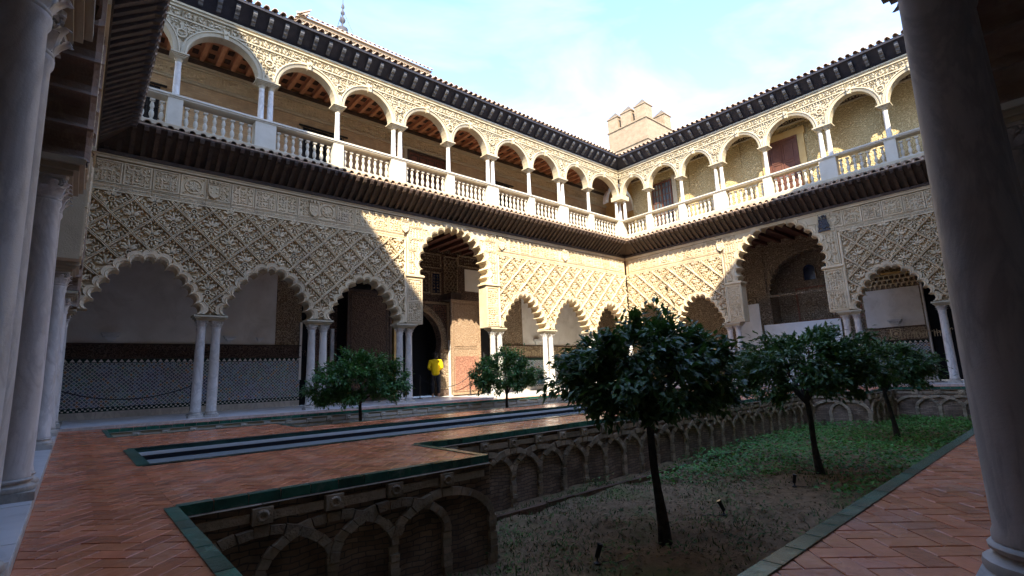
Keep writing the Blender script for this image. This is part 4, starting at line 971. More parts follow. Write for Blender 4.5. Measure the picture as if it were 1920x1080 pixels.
# --- far long wing, lower arcade
rect(FL, 'back_wall', 'plaster', -24.6, -15.8, 0, 6.56, BI, BI+.3); rect(FL, 'back_wall', 'carved_stucco', -15.8, -14.93, 0, 6.56, BI-.01, BI+.3)
rect(FL, 'end_wall', 'plaster', -24.9, -24.6, 0, 3.9+2.6, 0, 3.9)
dado(FL, -24.6, -14.93, BI)
for s, k in ((-20.31, 1.25), (-17.23, 1.0), (-16.3, .7)): console(FL, s, BI, 2.30, k)
rect(FL, 'opening', 'void', -14.93, -14.55, 0, 6.56, BI+.2, BI+.3); rect(FL, 'jamb', 'plaster', -14.98, -14.90, .9, 2.95, BI-.06, BI+.1)
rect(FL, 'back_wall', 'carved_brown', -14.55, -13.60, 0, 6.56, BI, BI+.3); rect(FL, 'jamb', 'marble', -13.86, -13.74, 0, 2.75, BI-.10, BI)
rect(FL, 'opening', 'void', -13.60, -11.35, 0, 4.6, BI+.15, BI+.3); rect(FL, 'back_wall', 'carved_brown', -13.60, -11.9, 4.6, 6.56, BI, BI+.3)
def door(W, s0, s1, z0, z1, i, m, fm, rows, cols=1, mlow=None, zl=None):
    d = rect(W, 'door', m, s0, s1, z0, z1, i, i+.07)
    if mlow: rect(W, 'door_panel', mlow, s0+.12, s1-.12, z0+.12, zl, i-.012, i, d)
    mb = MB(); frame(mb, s0, s1, z0, z1, .09, i, i-.035); mb.ob('door_frame', fm, d)
    for r_ in range(rows):
        for c in range(cols):
            mb = MB(); a = s0+.14+c*(s1-s0-.28)/cols; bq = a+(s1-s0-.28)/cols-.06; zz = z0+.14+r_*(z1-z0-.28)/rows; zq = zz+(z1-z0-.28)/rows-.06
            frame(mb, a, bq, zz, zq, .035, i, i-.02); mb.ob('door_moulding', fm, d)
    return d
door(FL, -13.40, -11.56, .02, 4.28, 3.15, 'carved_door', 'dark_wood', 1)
rect(FL, 'jamb', 'ochre_paint', -11.36, -11.24, 0, 4.4, 3.3, 3.5)
# horseshoe portal
pc_, ph = -10.35, 1.40
def arcpts(c, r, z, n=24, a0=-18): return [(c-r*math.cos(R(a0)+(math.pi-2*R(a0))*k/n), z+r*math.sin(R(a0)+(math.pi-2*R(a0))*k/n)) for k in range(n+1)]
ar = arcpts(pc_, ph, 2.35); jx = ar[-1][0]-pc_
pl_ = [(-11.95, 0), (ar[0][0], 0)]+ar+[(ar[-1][0], 0), (-8.50, 0), (-8.50, 6.56), (-11.95, 6.56)]
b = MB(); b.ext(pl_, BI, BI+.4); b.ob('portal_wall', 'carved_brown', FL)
for wd, i0, m_ in ((.10, -.05, 'door_lit'), (.30, -.025, 'carved_stucco')):
    o_ = arcpts(pc_, ph+wd, 2.35); b = MB(); n = len(ar); vs = [(p[0], BI+i0, p[1]) for p in arcpts(pc_, ph+.004+(0 if wd < .2 else .1), 2.35)]+[(p[0], BI+i0, p[1]) for p in o_]+[(p[0], BI, p[1]) for p in o_]+[(p[0], BI+.4, p[1]) for p in arcpts(pc_, ph+.004+(0 if wd < .2 else .1), 2.35)]
    fs = []
    for k in range(n-1): fs += [(k, k+1, n+k+1, n+k), (n+k, n+k+1, 2*n+k+1, 2*n+k), (3*n+k, 3*n+k+1, k+1, k)]
    b.add(vs, fs); b.ob('portal_arch', m_, FL)
mb = MB(); mb.box(-11.93, -8.52, BI-.05, BI, 4.0, 4.10); mb.box(-8.62, -8.52, BI-.05, BI, 2.0, 4.0); mb.box(-11.93, -11.83, BI-.05, BI, 2.0, 4.0); mb.box(-8.98, -8.52, BI-.05, BI, 1.88, 2.0); mb.ob('portal_frame', 'door_lit', FL)
mb = MB(); field(mb, -9.35, -8.65, 3.2, 3.98, BI, BI-.03, .09, 3, lambda x, z: math.hypot(x-pc_, z-2.35) > ph+.34); mb.ob('portal_spandrel', 'door_pink', FL)
rect(FL, 'opening', 'void', -14, -6.0, 0, 6.5, BI+1.6, BI+1.7); rect(FL, 'opening', 'void', -8.6, -8.5, 0, 6.5, BI+.41, BI+1.6); rect(FL, 'opening', 'void', -12.0, -11.9, 0, 6.5, BI+.41, BI+1.6); rect(FL, 'opening', 'void', -12.0, -8.5, 6.4, 6.5, BI+.41, BI+1.6); rect(FL, 'dado_panel', 'carved_stucco', -8.98, -8.56, .3, 1.86, BI-.02, BI)
# panels above the portal
for (a, b_, z0, z1) in ((-10.3, -9.5, 4.45, 5.45), (-9.45, -8.92, 4.42, 5.45), (-10.4, -8.9, 5.6, 6.3), (-8.0, -6.3, 5.85, 6.4)):
    mb = MB(); frame(mb, a, b_, z0, z1, .07, BI, BI-.05); field(mb, a+.1, b_-.1, z0+.1, z1-.1, BI, BI-.03, .12, int(a*9)); mb.ob('carved_panel', 'carved_stucco', FL)
rect(FL, 'window', 'glass_blue', -9.38, -8.99, 4.49, 5.38, BI-.02, BI)
lat = MB(); frame(lat, -8.76, -8.02, 4.50, 6.25, .06, BI, BI-.06)
for k in range(-6, 12):
    for sg in (1, -1):
        z0 = 4.5+k*.25; pts = []
        for t in range(9):
            x = -8.74+t*.70/8; z = z0+(sg*(t/8-.5)+.5)*.95
            pts.append((x, z))
        for p0, p1 in zip(pts[:-1], pts[1:]):
            if 4.55 < p0[1] < 6.2 and 4.55 < p1[1] < 6.2: lat.rib([p0, p1], .045, BI, BI-.045)
lat.ob('lattice_screen', 'carved_stucco', FL)
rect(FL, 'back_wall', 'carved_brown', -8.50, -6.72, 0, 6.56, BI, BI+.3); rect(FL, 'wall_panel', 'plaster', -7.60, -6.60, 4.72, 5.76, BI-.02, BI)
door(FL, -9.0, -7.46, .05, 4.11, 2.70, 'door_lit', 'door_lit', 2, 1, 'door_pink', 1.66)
rect(FL, 'jamb', 'marble', -8.60, -8.46, 0, 2.4, 3.30, 3.55)
bm_ = MB(); bm_.box(-8.95, -8.4, 2.75, 3.6, 4.14, 4.42); bm_.ob('door_bracket', 'dark_wood', FL)
rect(FL, 'opening', 'void', -6.72, -6.20, 0, 3.0, BI+.05, BI+.3); rect(FL, 'back_wall', 'carved_stucco', -6.72, -6.20, 3.0, 6.56, BI, BI+.3)
rect(FL, 'back_wall', 'carved_stucco', -6.20, 3.4, 0, 6.56, BI, BI+.3)
rect(FL, 'wall_panel', 'plaster', -4.08, 1.2, 2.25, 5.3, BI-.02, BI); dado(FL, -6.20, 3.4, BI, 1.5, 2.24, 'tile_mosaic', 'carved_stucco', False)
console(FL, -3.17, BI-.02, 2.42, 1.2)
# --- far short wing, lower arcade (s = -y, i = x)
FI = 3.4
c_al, r_al = 7.35, 1.78
al = arcpts(c_al, r_al, 4.05, 22, 0)
b = MB(); b.ext([(-3.6, 0), (c_al-r_al, 0)]+al+[(c_al+r_al, 0), (11.1, 0), (11.1, 6.56), (-3.6, 6.56)], FI, FI+.3); b.ob('back_wall', 'carved_stucco', FS)
lb = lobed(c_al, [(r_al*math.cos(R(86-k*8.6)), 4.05+r_al*math.sin(R(86-k*8.6))) for k in range(11)], 5, -.10); ob_ = arcpts(c_al, r_al+.10, 4.05, len(lb)-1, 0)
b = MB(); n = len(lb); b.add([(p[0], FI-.04, p[1]) for p in lb]+[(p[0], FI-.04, p[1]) for p in ob_]+[(p[0], FI+.3, p[1]) for p in lb], sum([[(k, k+1, n+k+1, n+k), (2*n+k, 2*n+k+1, k+1, k)] for k in range(n-1)], [])); b.ob('alcove_arch', 'carved_stucco', FS)
mb = MB(); frame(mb, 5.35, 9.35, 3.9, 6.15, .10, FI, FI-.04); mb.ob('alcove_frame', 'carved_stucco', FS)
rect(FS, 'alcove_back', 'carved_stucco', 5.2, 9.5, 0, 6.5, FI+1.0, FI+1.1); rect(FS, 'alcove_side', 'carved_stucco', 5.45, 5.56, 0, 6.4, FI+.3, FI+1.0); rect(FS, 'alcove_side', 'carved_stucco', 9.14, 9.25, 0, 6.4, FI+.3, FI+1.0)
rect(FS, 'alcove_soffit', 'carved_stucco', 5.45, 9.25, 6.41, 6.5, FI+.3, FI+1.0)
for s in (7.05, 7.95):
    wp = arcpts(s, .24, 5.1, 10, 0); P = [(s-.24, 4.62), (s+.24, 4.62)]+wp[::-1]
    b = MB(); b.ext(P, FI+.96, FI+1.0); o = b.ob('window', 'glass_blue', FS); mb = MB(); mb.rib([(s-.27, 4.6)]+[(s+(p[0]-s)*1.13, 5.1+(p[1]-5.1)*1.13) for p in wp]+[(s+.27, 4.6)], .05, FI+1.0, FI+.92); mb.ob('window_frame', 'carved_stucco', o)
mb = MB(); frame(mb, 6.35, 8.9, 2.7, 4.3, .07, FI+1.0, FI+.96); mb.ob('alcove_panel', 'door_pink', FS)
rect(FS, 'wall_panel', 'plaster', 9.2, 11.06, 2.1, 3.62, FI-.02, FI); dado(FS, 9.15, 11.08, FI, 1.42, 2.08, 'tile_mosaic', 'carved_stucco', True)
for r_ in range(3):      # stalactite cornice: three rows of little niches
    for k in range(11-r_ % 2):
        s = 9.25+(k+.5*(r_ % 2))*.175; b = MB(); z = 3.66+r_*.17; ap = arcpts(0, .07, z+.07, 8, 0)
        b.ext([(-.088, z), (-.07, z)]+ap+[(.07, z), (.088, z), (.088, z+.168), (-.088, z+.168)], FI-.05-.05*r_, FI); b.ob('stalactite_niche', 'stucco', FS, (s, 0, 0))
rect(FS, 'wall_strip', 'ochre_paint', 9.15, 11.1, 4.18, 4.26, FI-.2, FI)
console(FS, 10.16, FI-.02, 2.24, 1.25)
rect(FS, 'opening', 'void', 11.1, 15.2, 0, 6.5, FI+.25, FI+.3); rect(FS, 'back_wall', 'plaster', 11.10, 11.16, 0, 6.5, FI, FI+.2)
rect(FS, 'back_wall', 'plaster', 13.2, 18, 0, 6.56, FI, FI+.24)
for k in range(2): pass
scr = MB(); scr.box(0, .95, 0, .05, 0.03, 3.64); scr.box(.1, .85, -.2, .25, 0, .03); tag(scr.ob('exhibition_screen', 'screen_white', None, (2.85, -4.28, 0), (0, 0, R(-90))), 'tall white display screen standing behind the right wing\'s wide arch', 'screen')
scr = MB(); scr.box(0, 3.1, 0, .05, 0.03, 2.62); scr.box(.1, .4, -.2, .25, 0, .03); scr.box(2.7, 3.0, -.2, .25, 0, .03); tag(scr.ob('exhibition_screen', 'screen_white', None, (3.0, -5.30, 0), (0, 0, R(-90))), 'low wide white display screen across the alcove of the right wing', 'screen')

# --- upper galleries
GI = 2.9
rect(FL, 'gallery_wall', 'ochre_brick', -21.25, 3.6, 7.47, 12.4, GI, GI+.3)
for (z0, z1, i_) in ((10.56, 10.63, .06), (10.63, 10.66, .10), (11.10, 11.16, .08), (11.16, 11.24, .14)): rect(FL, 'gallery_cornice', 'limestone', -21.25, 2.6, z0, z1-.001, GI-i_, GI)
rect(FL, 'gallery_frieze', 'stucco', -21.25, 2.6, 10.665, 11.095, GI-.03, GI)
gf = []
for k in range(2):
    mb = MB(); field(mb, 0, 1.08, .03, .40, 0, -.03, .105, 60+k); gf.append(mb.mesh('frieze_relief', 'stucco'))
for k in range(21): inst('frieze_relief', gf[k % 2], FL, (-21.2+k*1.09, GI-.031, 10.665))
rect(FL, 'gallery_ceiling', 'ceiling_wood', -21.25, 0.0, 11.56, 11.62, .35, GI)
rect(FL, 'ceiling_plate', 'dark_wood', -21.25, 2.6, 11.24, 11.42, GI-.12, GI); rect(FL, 'ceiling_plate', 'dark_wood', -21.25, 0, 11.36, 11.45, .36, .5)
jm = MB(); jm.box(-.06, .06, .36, GI-.01, 11.43, 11.56); jme = jm.mesh('ceiling_joist', 'ceiling_wood')
for k in range(46): inst('ceiling_joist', jme, FL, (-21.0+k*.46, 0, 0))
bt = MB(); bt.box(-.085, .085, -.13, .13, 11.535, 11.558); btm = bt.mesh('joist_gap_shade', 'dark_wood')  # dark plates painting the shade in the gaps between the joists
for k in range(45):
    for y in (.75, 1.35, 1.95, 2.5): inst('joist_gap_shade', btm, FL, (-21.0+(k+.5)*.46, y, 0))
door(FL, -11.0, -9.0, 7.5, 10.52, GI-.05, 'brown_wood', 'dark_wood', 3, 4); rect(FL, 'door_surround', 'limestone', -11.14, -11.0, 7.5, 10.55, GI-.04, GI); rect(FL, 'door_surround', 'limestone', -9.0, -8.86, 7.5, 10.55, GI-.04, GI)
def grille(W, s0, s1, z0, z1, i):
    w_ = rect(W, 'window', 'void', s0, s1, z0, z1, i-.02, i); mb = MB()
    n = int((s1-s0)/.13)
    for k in range(n+1): mb.box(s0+k*(s1-s0)/n-.008, s0+k*(s1-s0)/n+.008, i-.12, i-.10, z0-.03, z1+.03)
    for k in range(6): z = z0+k*(z1-z0)/5; mb.box(s0-.15, s1+.15, i-.10, i-.085, z-.012, z+.012)
    mb.box(s0-.18, s1+.18, i-.13, i-.07, z1+.0, z1+.05); mb.ob('window_grille', 'iron', w_)
grille(FL, -15.35, -13.85, 8.3, 10.18, GI); grille(FL, -20.9, -19.75, 8.3, 10.15, GI); grille(FL, -6.6, -5.2, 8.3, 10.15, GI)
rect(FL, 'corner_slab', 'brown_wood', 0, 3.6, 6.56, 7.47, .47, 3.6); rect(FL, 'corner_roof', 'roof_tile', 0, 4.2, 11.62, 11.75, 0, 4.2)
rect(FL, 'gallery_end', 'ochre_paint', 2.55, 2.6, 7.47, 11.62, 0, GI)
door(FL, 1.0, 2.45, 7.5, 10.1, GI-.04, 'brown_wood', 'dark_wood', 3, 2)
ga = arcpts(1.3, 1.1, 9.85, 18, 0); gb = arcpts(1.3, 1.3, 9.85, 18, 0); b = MB(); n = len(ga)
b.add([(p[0], .9, p[1]) for p in ga]+[(p[0], .9, p[1]) for p in gb]+[(p[0], 1.3, p[1]) for p in ga], sum([[(k, k+1, n+k+1, n+k), (2*n+k, 2*n+k+1, k+1, k)] for k in range(n-1)], [])); b.ob('cross_arch', 'plaster', FL)
# right gallery
RI = 1.15
rect(FS, 'gallery_wall', 'gallery_foliate', 0, 15, 7.47, 12.4, RI, RI+.3)
rect(FS, 'gallery_ceiling', 'brown_wood', 0, 15, 11.56, 11.62, .35, RI); rect(FS, 'gallery_frieze', 'carved_brown', 0, 15, 10.9, 11.35, RI-.03, RI)
for z in (10.84, 11.36): rect(FS, 'gallery_cornice', 'limestone', 0, 15, z, z+.055, RI-.07, RI)
for k in range(13):
    inst('frieze_relief', gf[k % 2], FS, (.1+k*1.09, RI-.031, 10.91))
door(FS, 7.12, 8.34, 7.5, 10.30, RI-.06, 'brown_wood', 'brown_wood', 3, 2)
for a, b_ in ((6.86, 7.12), (8.34, 8.60)): rect(FS, 'door_surround', 'ochre_paint', a, b_, 7.5, 10.45, RI-.06, RI)
rect(FS, 'door_surround', 'ochre_paint', 6.80, 8.66, 10.31, 10.60, RI-.08, RI)
wn = rect(FS, 'window', 'glass', 1.24, 2.41, 7.9, 10.33, RI-.03, RI); mb = MB(); frame(mb, 1.24, 2.41, 7.9, 10.33, .08, RI-.03, RI-.07)
for k in range(1, 6):
    x = 1.24+k*1.17/6; mb.box(x-(.045 if k == 3 else .015), x+(.045 if k == 3 else .015), RI-.06, RI-.031, 7.98, 10.25)
for k in range(1, 7): z = 7.9+k*.347; mb.box(1.32, 2.33, RI-.055, RI-.032, z-.015, z+.015)
mb.ob('window_frame', 'brown_wood', wn); rect(FS, 'window_surround', 'limestone', 2.43, 2.66, 7.5, 10.5, RI-.05, RI)
for s in (3.3, 4.9, 5.9, 9.1, 11.2): rect(FS, 'wall_pilaster', 'gallery_foliate', s, s+.05, 7.5, 10.8, RI-.03, RI)
rect(FS, 'gallery_skirting', 'limestone', 0, 15, 7.47, 7.62, RI-.02, RI)

# ------------------------------------------------------------------ roofs beyond: pavilion and tower
pv = thing('roof_pavilion', 'tile-roofed upper pavilion with a metal finial above the left roof line', 'building', (-11.2, 9, 0))
def pb(name, m, a0, a1, b0, b1, z0, z1): 
    b = MB(); b.box(a0, a1, b0, b1, z0, z1); return b.ob(name, m, pv)
pb('wall', 'ochre_paint', -3.2, 3.1, -2.75, 2.75, 11, 16.85); 
for (e_, z0, z1, m_) in ((.06, 16.55, 16.62, 'limestone'), (.10, 16.72, 16.80, 'limestone'), (.16, 16.85, 16.98, 'limestone'), (.24, 16.98, 17.10, 'pale_brick')): pb('cornice', m_, -3.2-e_, 3.1+e_, -2.75-e_, 2.75+e_, z0, z1-.001)
r = MB(); r.add([(-3.55, -3.08, 17.12), (3.45, -3.08, 17.12), (3.45, 3.08, 17.12), (-3.55, 3.08, 17.12), (-.45, 0, 19.6), (-.15, 0, 19.6)], [(0, 1, 5, 4), (1, 2, 5), (2, 3, 4, 5), (3, 0, 4), (3, 2, 1, 0)]); r.ob('roof', 'roof_tile', pv, fix=True)
pt = tile_mesh(.085, .6, .75)
for k in range(30): inst('roof_tile', pt, pv, (-3.45+k*.235, -3.14, 17.16))
for k in range(26): inst('roof_tile', pt, pv, (-3.61, -3.0+k*.235, 17.16), (0, 0, R(-90)))
fn = MB(); fn.lathe([(.26, 19.3), (.30, 19.75), (.14, 19.85), (.05, 19.95), (.05, 20.1), (.14, 20.2), (.16, 20.32), (.10, 20.44), (.04, 20.5), (.04, 20.6), (.11, 20.7), (.11, 20.78), (.04, 20.9), (.04, 21.0), (.09, 21.08), (.07, 21.2), (.02, 21.35), (.015, 21.7)], 12, (-.35, 0)); fn.ob('finial', 'emblem_dark', pv)
for dx, dy in ((-.5, -.5), (.5, -.5)):
    wr = MB(); wr.tube([(-.35, 0, 20.95), (-.35+dx, dy, 19.2)], .012, 5); wr.ob('stay_wire', 'iron', pv)
tw = thing('brick_tower', 'square brick tower with pointed merlons behind the far corner', 'tower', (9, 3.62, 0))
def tbx(name, m, a0, a1, b0, b1, z0, z1):
    b = MB(); b.box(a0, a1, b0, b1, z0, z1); return b.ob(name, m, tw)
tbx('shaft', 'pale_brick', 0, 3.5, 0, 3.45, 8, 19.05)
for z in (17.35, 19.05): tbx('string_course', 'pale_brick', -.07, 3.57, -.07, 3.52, z, z+.10)
mg = MB(); q = .47; mg.box(-q, q, -q, q, 0, 1.02); mg.box(-q-.06, q+.06, -q-.06, q+.06, 1.02, 1.10)
mc = MB(); mc.add([(-q-.03, -q-.03, 1.10), (q+.03, -q-.03, 1.10), (q+.03, q+.03, 1.10), (-q-.03, q+.03, 1.10), (0, 0, 1.72)], [(0, 1, 4), (1, 2, 4), (2, 3, 4), (3, 0, 4)]); mgm = mg.mesh('merlon', 'pale_brick'); mcm = mc.mesh('merlon_cap', 'merlon_cap')
for (x, y) in ((.47, .47), (.47, 1.72), (.47, 2.97), (1.75, 2.97), (3.03, 2.97), (3.03, 1.72), (3.03, .47)): inst('merlon_cap', mcm, inst('merlon', mgm, tw, (x, y, 19.15)))

# ------------------------------------------------------------------ trees
def leaf_at(mb, p, d, up, Ln, W):
    d = d.normalized(); s_ = d.cross(up)
    if s_.length < 1e-3: s_ = d.cross(Vector((1, 0, 0)))
    s_.normalize(); n_ = s_.cross(d); b = p; t = p+d*Ln-n_*Ln*.10
    mb.add([b, b+d*Ln*.42+s_*W/2+n_*W*.16, t, b+d*Ln*.42-s_*W/2+n_*W*.16, b+d*Ln*.45], [(0, 4, 1), (1, 4, 2), (2, 4, 3), (3, 4, 0)])
def orange_tree(label, base, top, zlo, zhi, rad, nleaf, ls, seed, mleaf, fork=.30, squash=1.0):
    q = random.Random(seed); T = thing('orange_tree', label, 'tree', base, 0, 'small orange trees in the sunken beds')
    B = Vector(base); tp = Vector(top)-B; tr = MB()
    c = Vector((tp.x, tp.y, (zlo+zhi)/2-B.z)); hz = (zhi-zlo)/2
    pts = []; n = 9
    for k in range(n):
        f_ = k/(n-1); pts.append(tp*f_+Vector((math.sin(f_*5+seed)*.025, math.cos(f_*4+seed)*.025, 0))*(f_*(1-f_)*4))
    tr.tube(pts, [.078-.026*min(1, k/3)-.010*k/(n-1) if k < 4 else .050-.010*k/(n-1) for k in range(n)], 10)
    tr.ob('trunk', 'bark', T)
    tips = []
    nl = 7
    for k in range(nl):
        a = 2*math.pi*(k+q.uniform(-.25, .25))/nl; r_ = rad*q.uniform(.45, .75); e_ = c+Vector((math.cos(a)*r_, math.sin(a)*r_, q.uniform(-.2, .5)*hz))
        s0 = tp*(1-q.uniform(0, .10)); mid = (s0+e_)/2+Vector((0, 0, .05))+Vector((q.uniform(-.06, .06), q.uniform(-.06, .06), 0))
        lm = MB(); lm.tube([s0, s0*.5+mid*.5+Vector((0, 0, .03)), mid, e_], [.036, .028, .022, .010], 6)
        for j in range(5):
            t = q.uniform(.35, 1); st = mid+(e_-mid)*t; en = st+Vector((q.uniform(-1, 1), q.uniform(-1, 1), q.uniform(-.3, 1)))*rad*.32; lm.tube([st, en], [.010, .004], 5); tips.append(en)
        lm.ob('limb', 'bark', T)
    # clumps of leaves through a flattened dome, outline broken
    cl = []
    ncl = 170
    while len(cl) < ncl:
        d = Vector((q.gauss(0, 1), q.gauss(0, 1), q.gauss(0, 1))).normalized(); rr = q.uniform(.25, 1)**.5
        if d.z < -.75: continue
        p = Vector((d.x*rad*rr, d.y*rad*rr, d.z*hz*rr*(1.0 if d.z > 0 else .92)))
        p.z += -.10*hz*(p.x**2+p.y**2)/rad**2
        p *= 1+.10*math.sin(3*math.atan2(d.y, d.x)+seed)+.06*math.sin(7*math.atan2(d.y, d.x)+seed*2)
        cl.append((p, q.uniform(.55, 1.2)))
    cr = MB(); per = nleaf//ncl
    for p, k_ in cl:
        o_ = p.normalized() if p.length > .01 else Vector((0, 0, 1)); ax = (o_*.8+Vector((q.uniform(-.5, .5), q.uniform(-.5, .5), q.uniform(-.2, .6)))).normalized()
        for j in range(per):
            t = q.uniform(-1, 1); pos = c+p+ax*t*.12*k_+Vector((q.gauss(0, 1), q.gauss(0, 1), q.gauss(0, .8)))*.062*k_*(rad/1.0)
            d = (ax*.5+o_*.5+Vector((q.gauss(0, .75), q.gauss(0, .75), q.gauss(-.28, .55))))
            leaf_at(cr, pos, d, Vector((q.gauss(0, .35), q.gauss(0, .35), 1)), ls*q.uniform(.6, 1.3), ls*q.uniform(.34, .52))
    cr.ob('crown', mleaf, T)
    return T
ZG = ZS-.05
orange_tree('big orange tree nearest the viewer, dark crown on a slender trunk', (-15.9, -11.63, ZG), (-15.93, -11.57, .35), .12, 1.33, 1.10, 12000, .122, 3, 'leaf')
orange_tree('dark orange tree right of the nearest one, rising from ivy', (-11.37, -11.76, ZG), (-11.42, -11.70, .22), .02, 1.38, 1.20, 13000, .108, 5, 'leaf')
orange_tree('farthest orange tree in the near bed, by the end wall at right', (-6.2, -11.75, ZG), (-6.3, -11.65, .15), -.02, 1.30, 1.12, 10500, .108, 8, 'leaf')
orange_tree('orange tree with a broad flat crown in the far bed at left', (-15.33, -2.4, ZG), (-15.35, -2.42, .30), .02, 1.46, 1.20, 13000, .108, 11, 'leaf_far')
orange_tree('small round orange tree in the far bed before the lit doorway', (-10.31, -2.4, ZG), (-10.33, -2.40, .32), .10, 1.55, 1.14, 12500, .105, 15, 'leaf_far')

# ------------------------------------------------------------------ garden floor: soil relief, ivy, litter
def in_bed(x, y): return (-20.3 < x < -1 and -13.9 < y < -10.75) or (-17.5 < x < -3.8 and -10.75 <= y < -9.3)
hN = lambda x, y: .030*math.sin(x*2.1+1)*math.cos(y*2.7)+.022*math.sin(x*5.3+y*3.1)+.012*math.sin(x*11+2*y)*math.cos(y*9)
so_ = MB(); nx, ny = 200, 60; vs = []; fs = []
for a in range(nx+1):
    for b_ in range(ny+1):
        x = -20.4+19.5*a/nx; y = -14.0+4.9*b_/ny; vs.append((x, y, ZS+hN(x, y)+rnd.uniform(-.008, .008)))
for a in range(nx):
    for b_ in range(ny): q0 = a*(ny+1)+b_; fs.append((q0, q0+ny+1, q0+ny+2, q0+1))
so_.add(vs, fs, True); so_.ob('soil', 'soil', kind='structure')
iv = MB(); q = random.Random(21)
def ivyd(x, y):
    v = (x+13.2)/2.2+.55*math.sin(y*2.3+.5)+.35*math.sin(x*1.9+y*3)
    if y < -13.0: v -= .3
    return max(0, min(1, v))
cnt = 0
while cnt < 15000:
    x, y = q.uniform(-15.5, -1), q.uniform(-13.9, -9.3)
    if not in_bed(x, y) or q.random() > ivyd(x, y): continue
    cnt += 1; h = q.uniform(.03, .20)*(.4+.6*ivyd(x, y)); an = q.uniform(0, 6.283); leaf_at(iv, Vector((x, y, ZS+hN(x, y)+h)), Vector((math.cos(an), math.sin(an), q.uniform(-.4, .5))), Vector((q.gauss(0, .4), q.gauss(0, .4), 1)), q.uniform(.05, .095), q.uniform(.04, .065))
tag(iv.ob('ground_cover', 'ivy', kind='stuff'), 'green ivy carpeting the far half of the near bed', 'ivy')
gr = MB()
for _ in range(22000):
    x, y = q.uniform(-20.2, -10), q.uniform(-13.9, -9.3)
    if not in_bed(x, y) : continue
    dens = .30+.5*math.sin(x*1.7+2)*math.sin(y*2.6+1)+(.55 if y > -10.2 else 0)+(.5 if x < -16.8 else 0)
    if q.random() > dens: continue
    an = q.uniform(0, 6.283); ln = q.uniform(.03, .085); p = Vector((x, y, ZS+hN(x, y)-.005)); d = Vector((math.cos(an)*.7, math.sin(an)*.7, q.uniform(.3, 1.2))).normalized(); s_ = Vector((-math.sin(an), math.cos(an), 0))*.008
    gr.add([p-s_, p+s_, p+d*ln], [(0, 1, 2)])
for _ in range(85):   # small weeds
    x, y = q.uniform(-18, -12.5), q.uniform(-13.3, -9.5)
    for k in range(16):
        an = q.uniform(0, 6.283); leaf_at(gr, Vector((x+q.gauss(0, .06), y+q.gauss(0, .06), ZS+hN(x, y)+q.uniform(0, .14))), Vector((math.cos(an), math.sin(an), q.uniform(0, .8))), Vector((0, 0, 1)), q.uniform(.04, .08), .03)
tag(gr.ob('grass', 'grass', kind='stuff'), 'sparse grass and weeds over the bare soil of the near bed', 'grass')
lt = MB()
for _ in range(11000):
    x, y = q.uniform(-20.2, -9.5), q.uniform(-13.9, -9.3)
    if not in_bed(x, y): continue
    an = q.uniform(0, 6.283); leaf_at(lt, Vector((x, y, ZS+hN(x, y)+.008)), Vector((math.cos(an), math.sin(an), q.uniform(-.15, .25))), Vector((q.gauss(0, .3), q.gauss(0, .3), 1)), q.uniform(.025, .06), q.uniform(.012, .03))
tag(lt.ob('leaf_litter', 'litter', kind='stuff'), 'dry leaf litter strewn over the soil of the near bed', 'litter')
ke = MB(); x = -17.5
kerb = thing('planting_kerb', 'thin stone kerb running along the soil below the arched garden wall', 'kerb', (-12, -9.62, ZS))
while x < -9.5:
    ln = q.uniform(.5, .8); b = MB(); b.box(x+12, x+12+ln-.01, -.035, .035, -.05, .045+q.uniform(0, .012)); b.ob('kerb_stone', 'rubble', kerb, (0, q.uniform(-.01, .01)+.02*math.sin(x), 0), (0, 0, q.uniform(-.01, .01))); x += ln
def spot(label, px, py, az, tilt):
    T = thing('garden_spotlight', label, 'spotlight', (px, py, ZS+hN(px, py)), az, 'garden spotlights'); T.scale = (.72, .72, .72)
    b = MB(); b.lathe([(.05, 0), (.055, .02), (.02, .035), (.012, .05), (.012, .12)], 12); b.ob('stake', 'lamp_black', T)
    b = MB(); d = Vector((math.sin(tilt), 0, math.cos(tilt))); p = Vector((0, 0, .10)); b.tube([p-d*.02, p, p+d*.13, p+d*.135, p+d*.16], [.026, .034, .036, .042, .042], 14); b.ob('lamp_head', 'lamp_black', T)
    b = MB(); b.tube([p+d*.161, p+d*.163], .037, 14); b.ob('lens', 'glass', T)
    b = MB(); b.tube([(0, 0, .02), (.12, .05, .01), (.25, -.02, .012), (.4, .08, .01)], .006, 6); b.ob('cable', 'lamp_black', T)
spot('black garden spotlight right of the nearest trunk, tilted left', -14.67, -11.70, R(130), R(24))
spot('black garden spotlight at the bottom, nearest the paving', -16.99, -11.57, R(-40), R(20))
spot('small black spotlight before the ivy and second tree', -12.40, -11.71, R(-60), R(10))

# ------------------------------------------------------------------ barriers
def stanchion(label, p):
    T = thing('barrier_post', label, 'barrier post', p, 0, 'black barrier posts under the arcades')
    b = MB(); b.lathe([(.11, 0), (.11, .012), (.03, .03), (.018, .05), (.018, .84), (.028, .86), (.028, .89), (.01, .91)], 14); b.ob('post', 'iron', T)
def rope(label, a, b_, sag):
    a, b_ = Vector(a), Vector(b_); P = []
    for k in range(13): t = k/12; p = a+(b_-a)*t; p.z -= sag*4*t*(1-t); P.append(p)
    mb = MB(); mb.tube(P, .013, 6); tag(mb.ob('barrier_rope', 'black_cloth'), label, 'rope')
stanchion('black barrier post beside the first pair of columns at left', (-18.44, 2.0, 0)); stanchion('black barrier post half hidden behind the left corner column', (-21.3, 2.3, 0))
rope('dark rope sagging before the tiled dado at left', (-21.3, 2.3, .82), (-18.44, 2.0, .82), .30)
stanchion('thin barrier post left of the person in yellow', (-10.6, 2.6, 0)); stanchion('thin barrier post before the lit carved door', (-8.3, 2.4, 0))
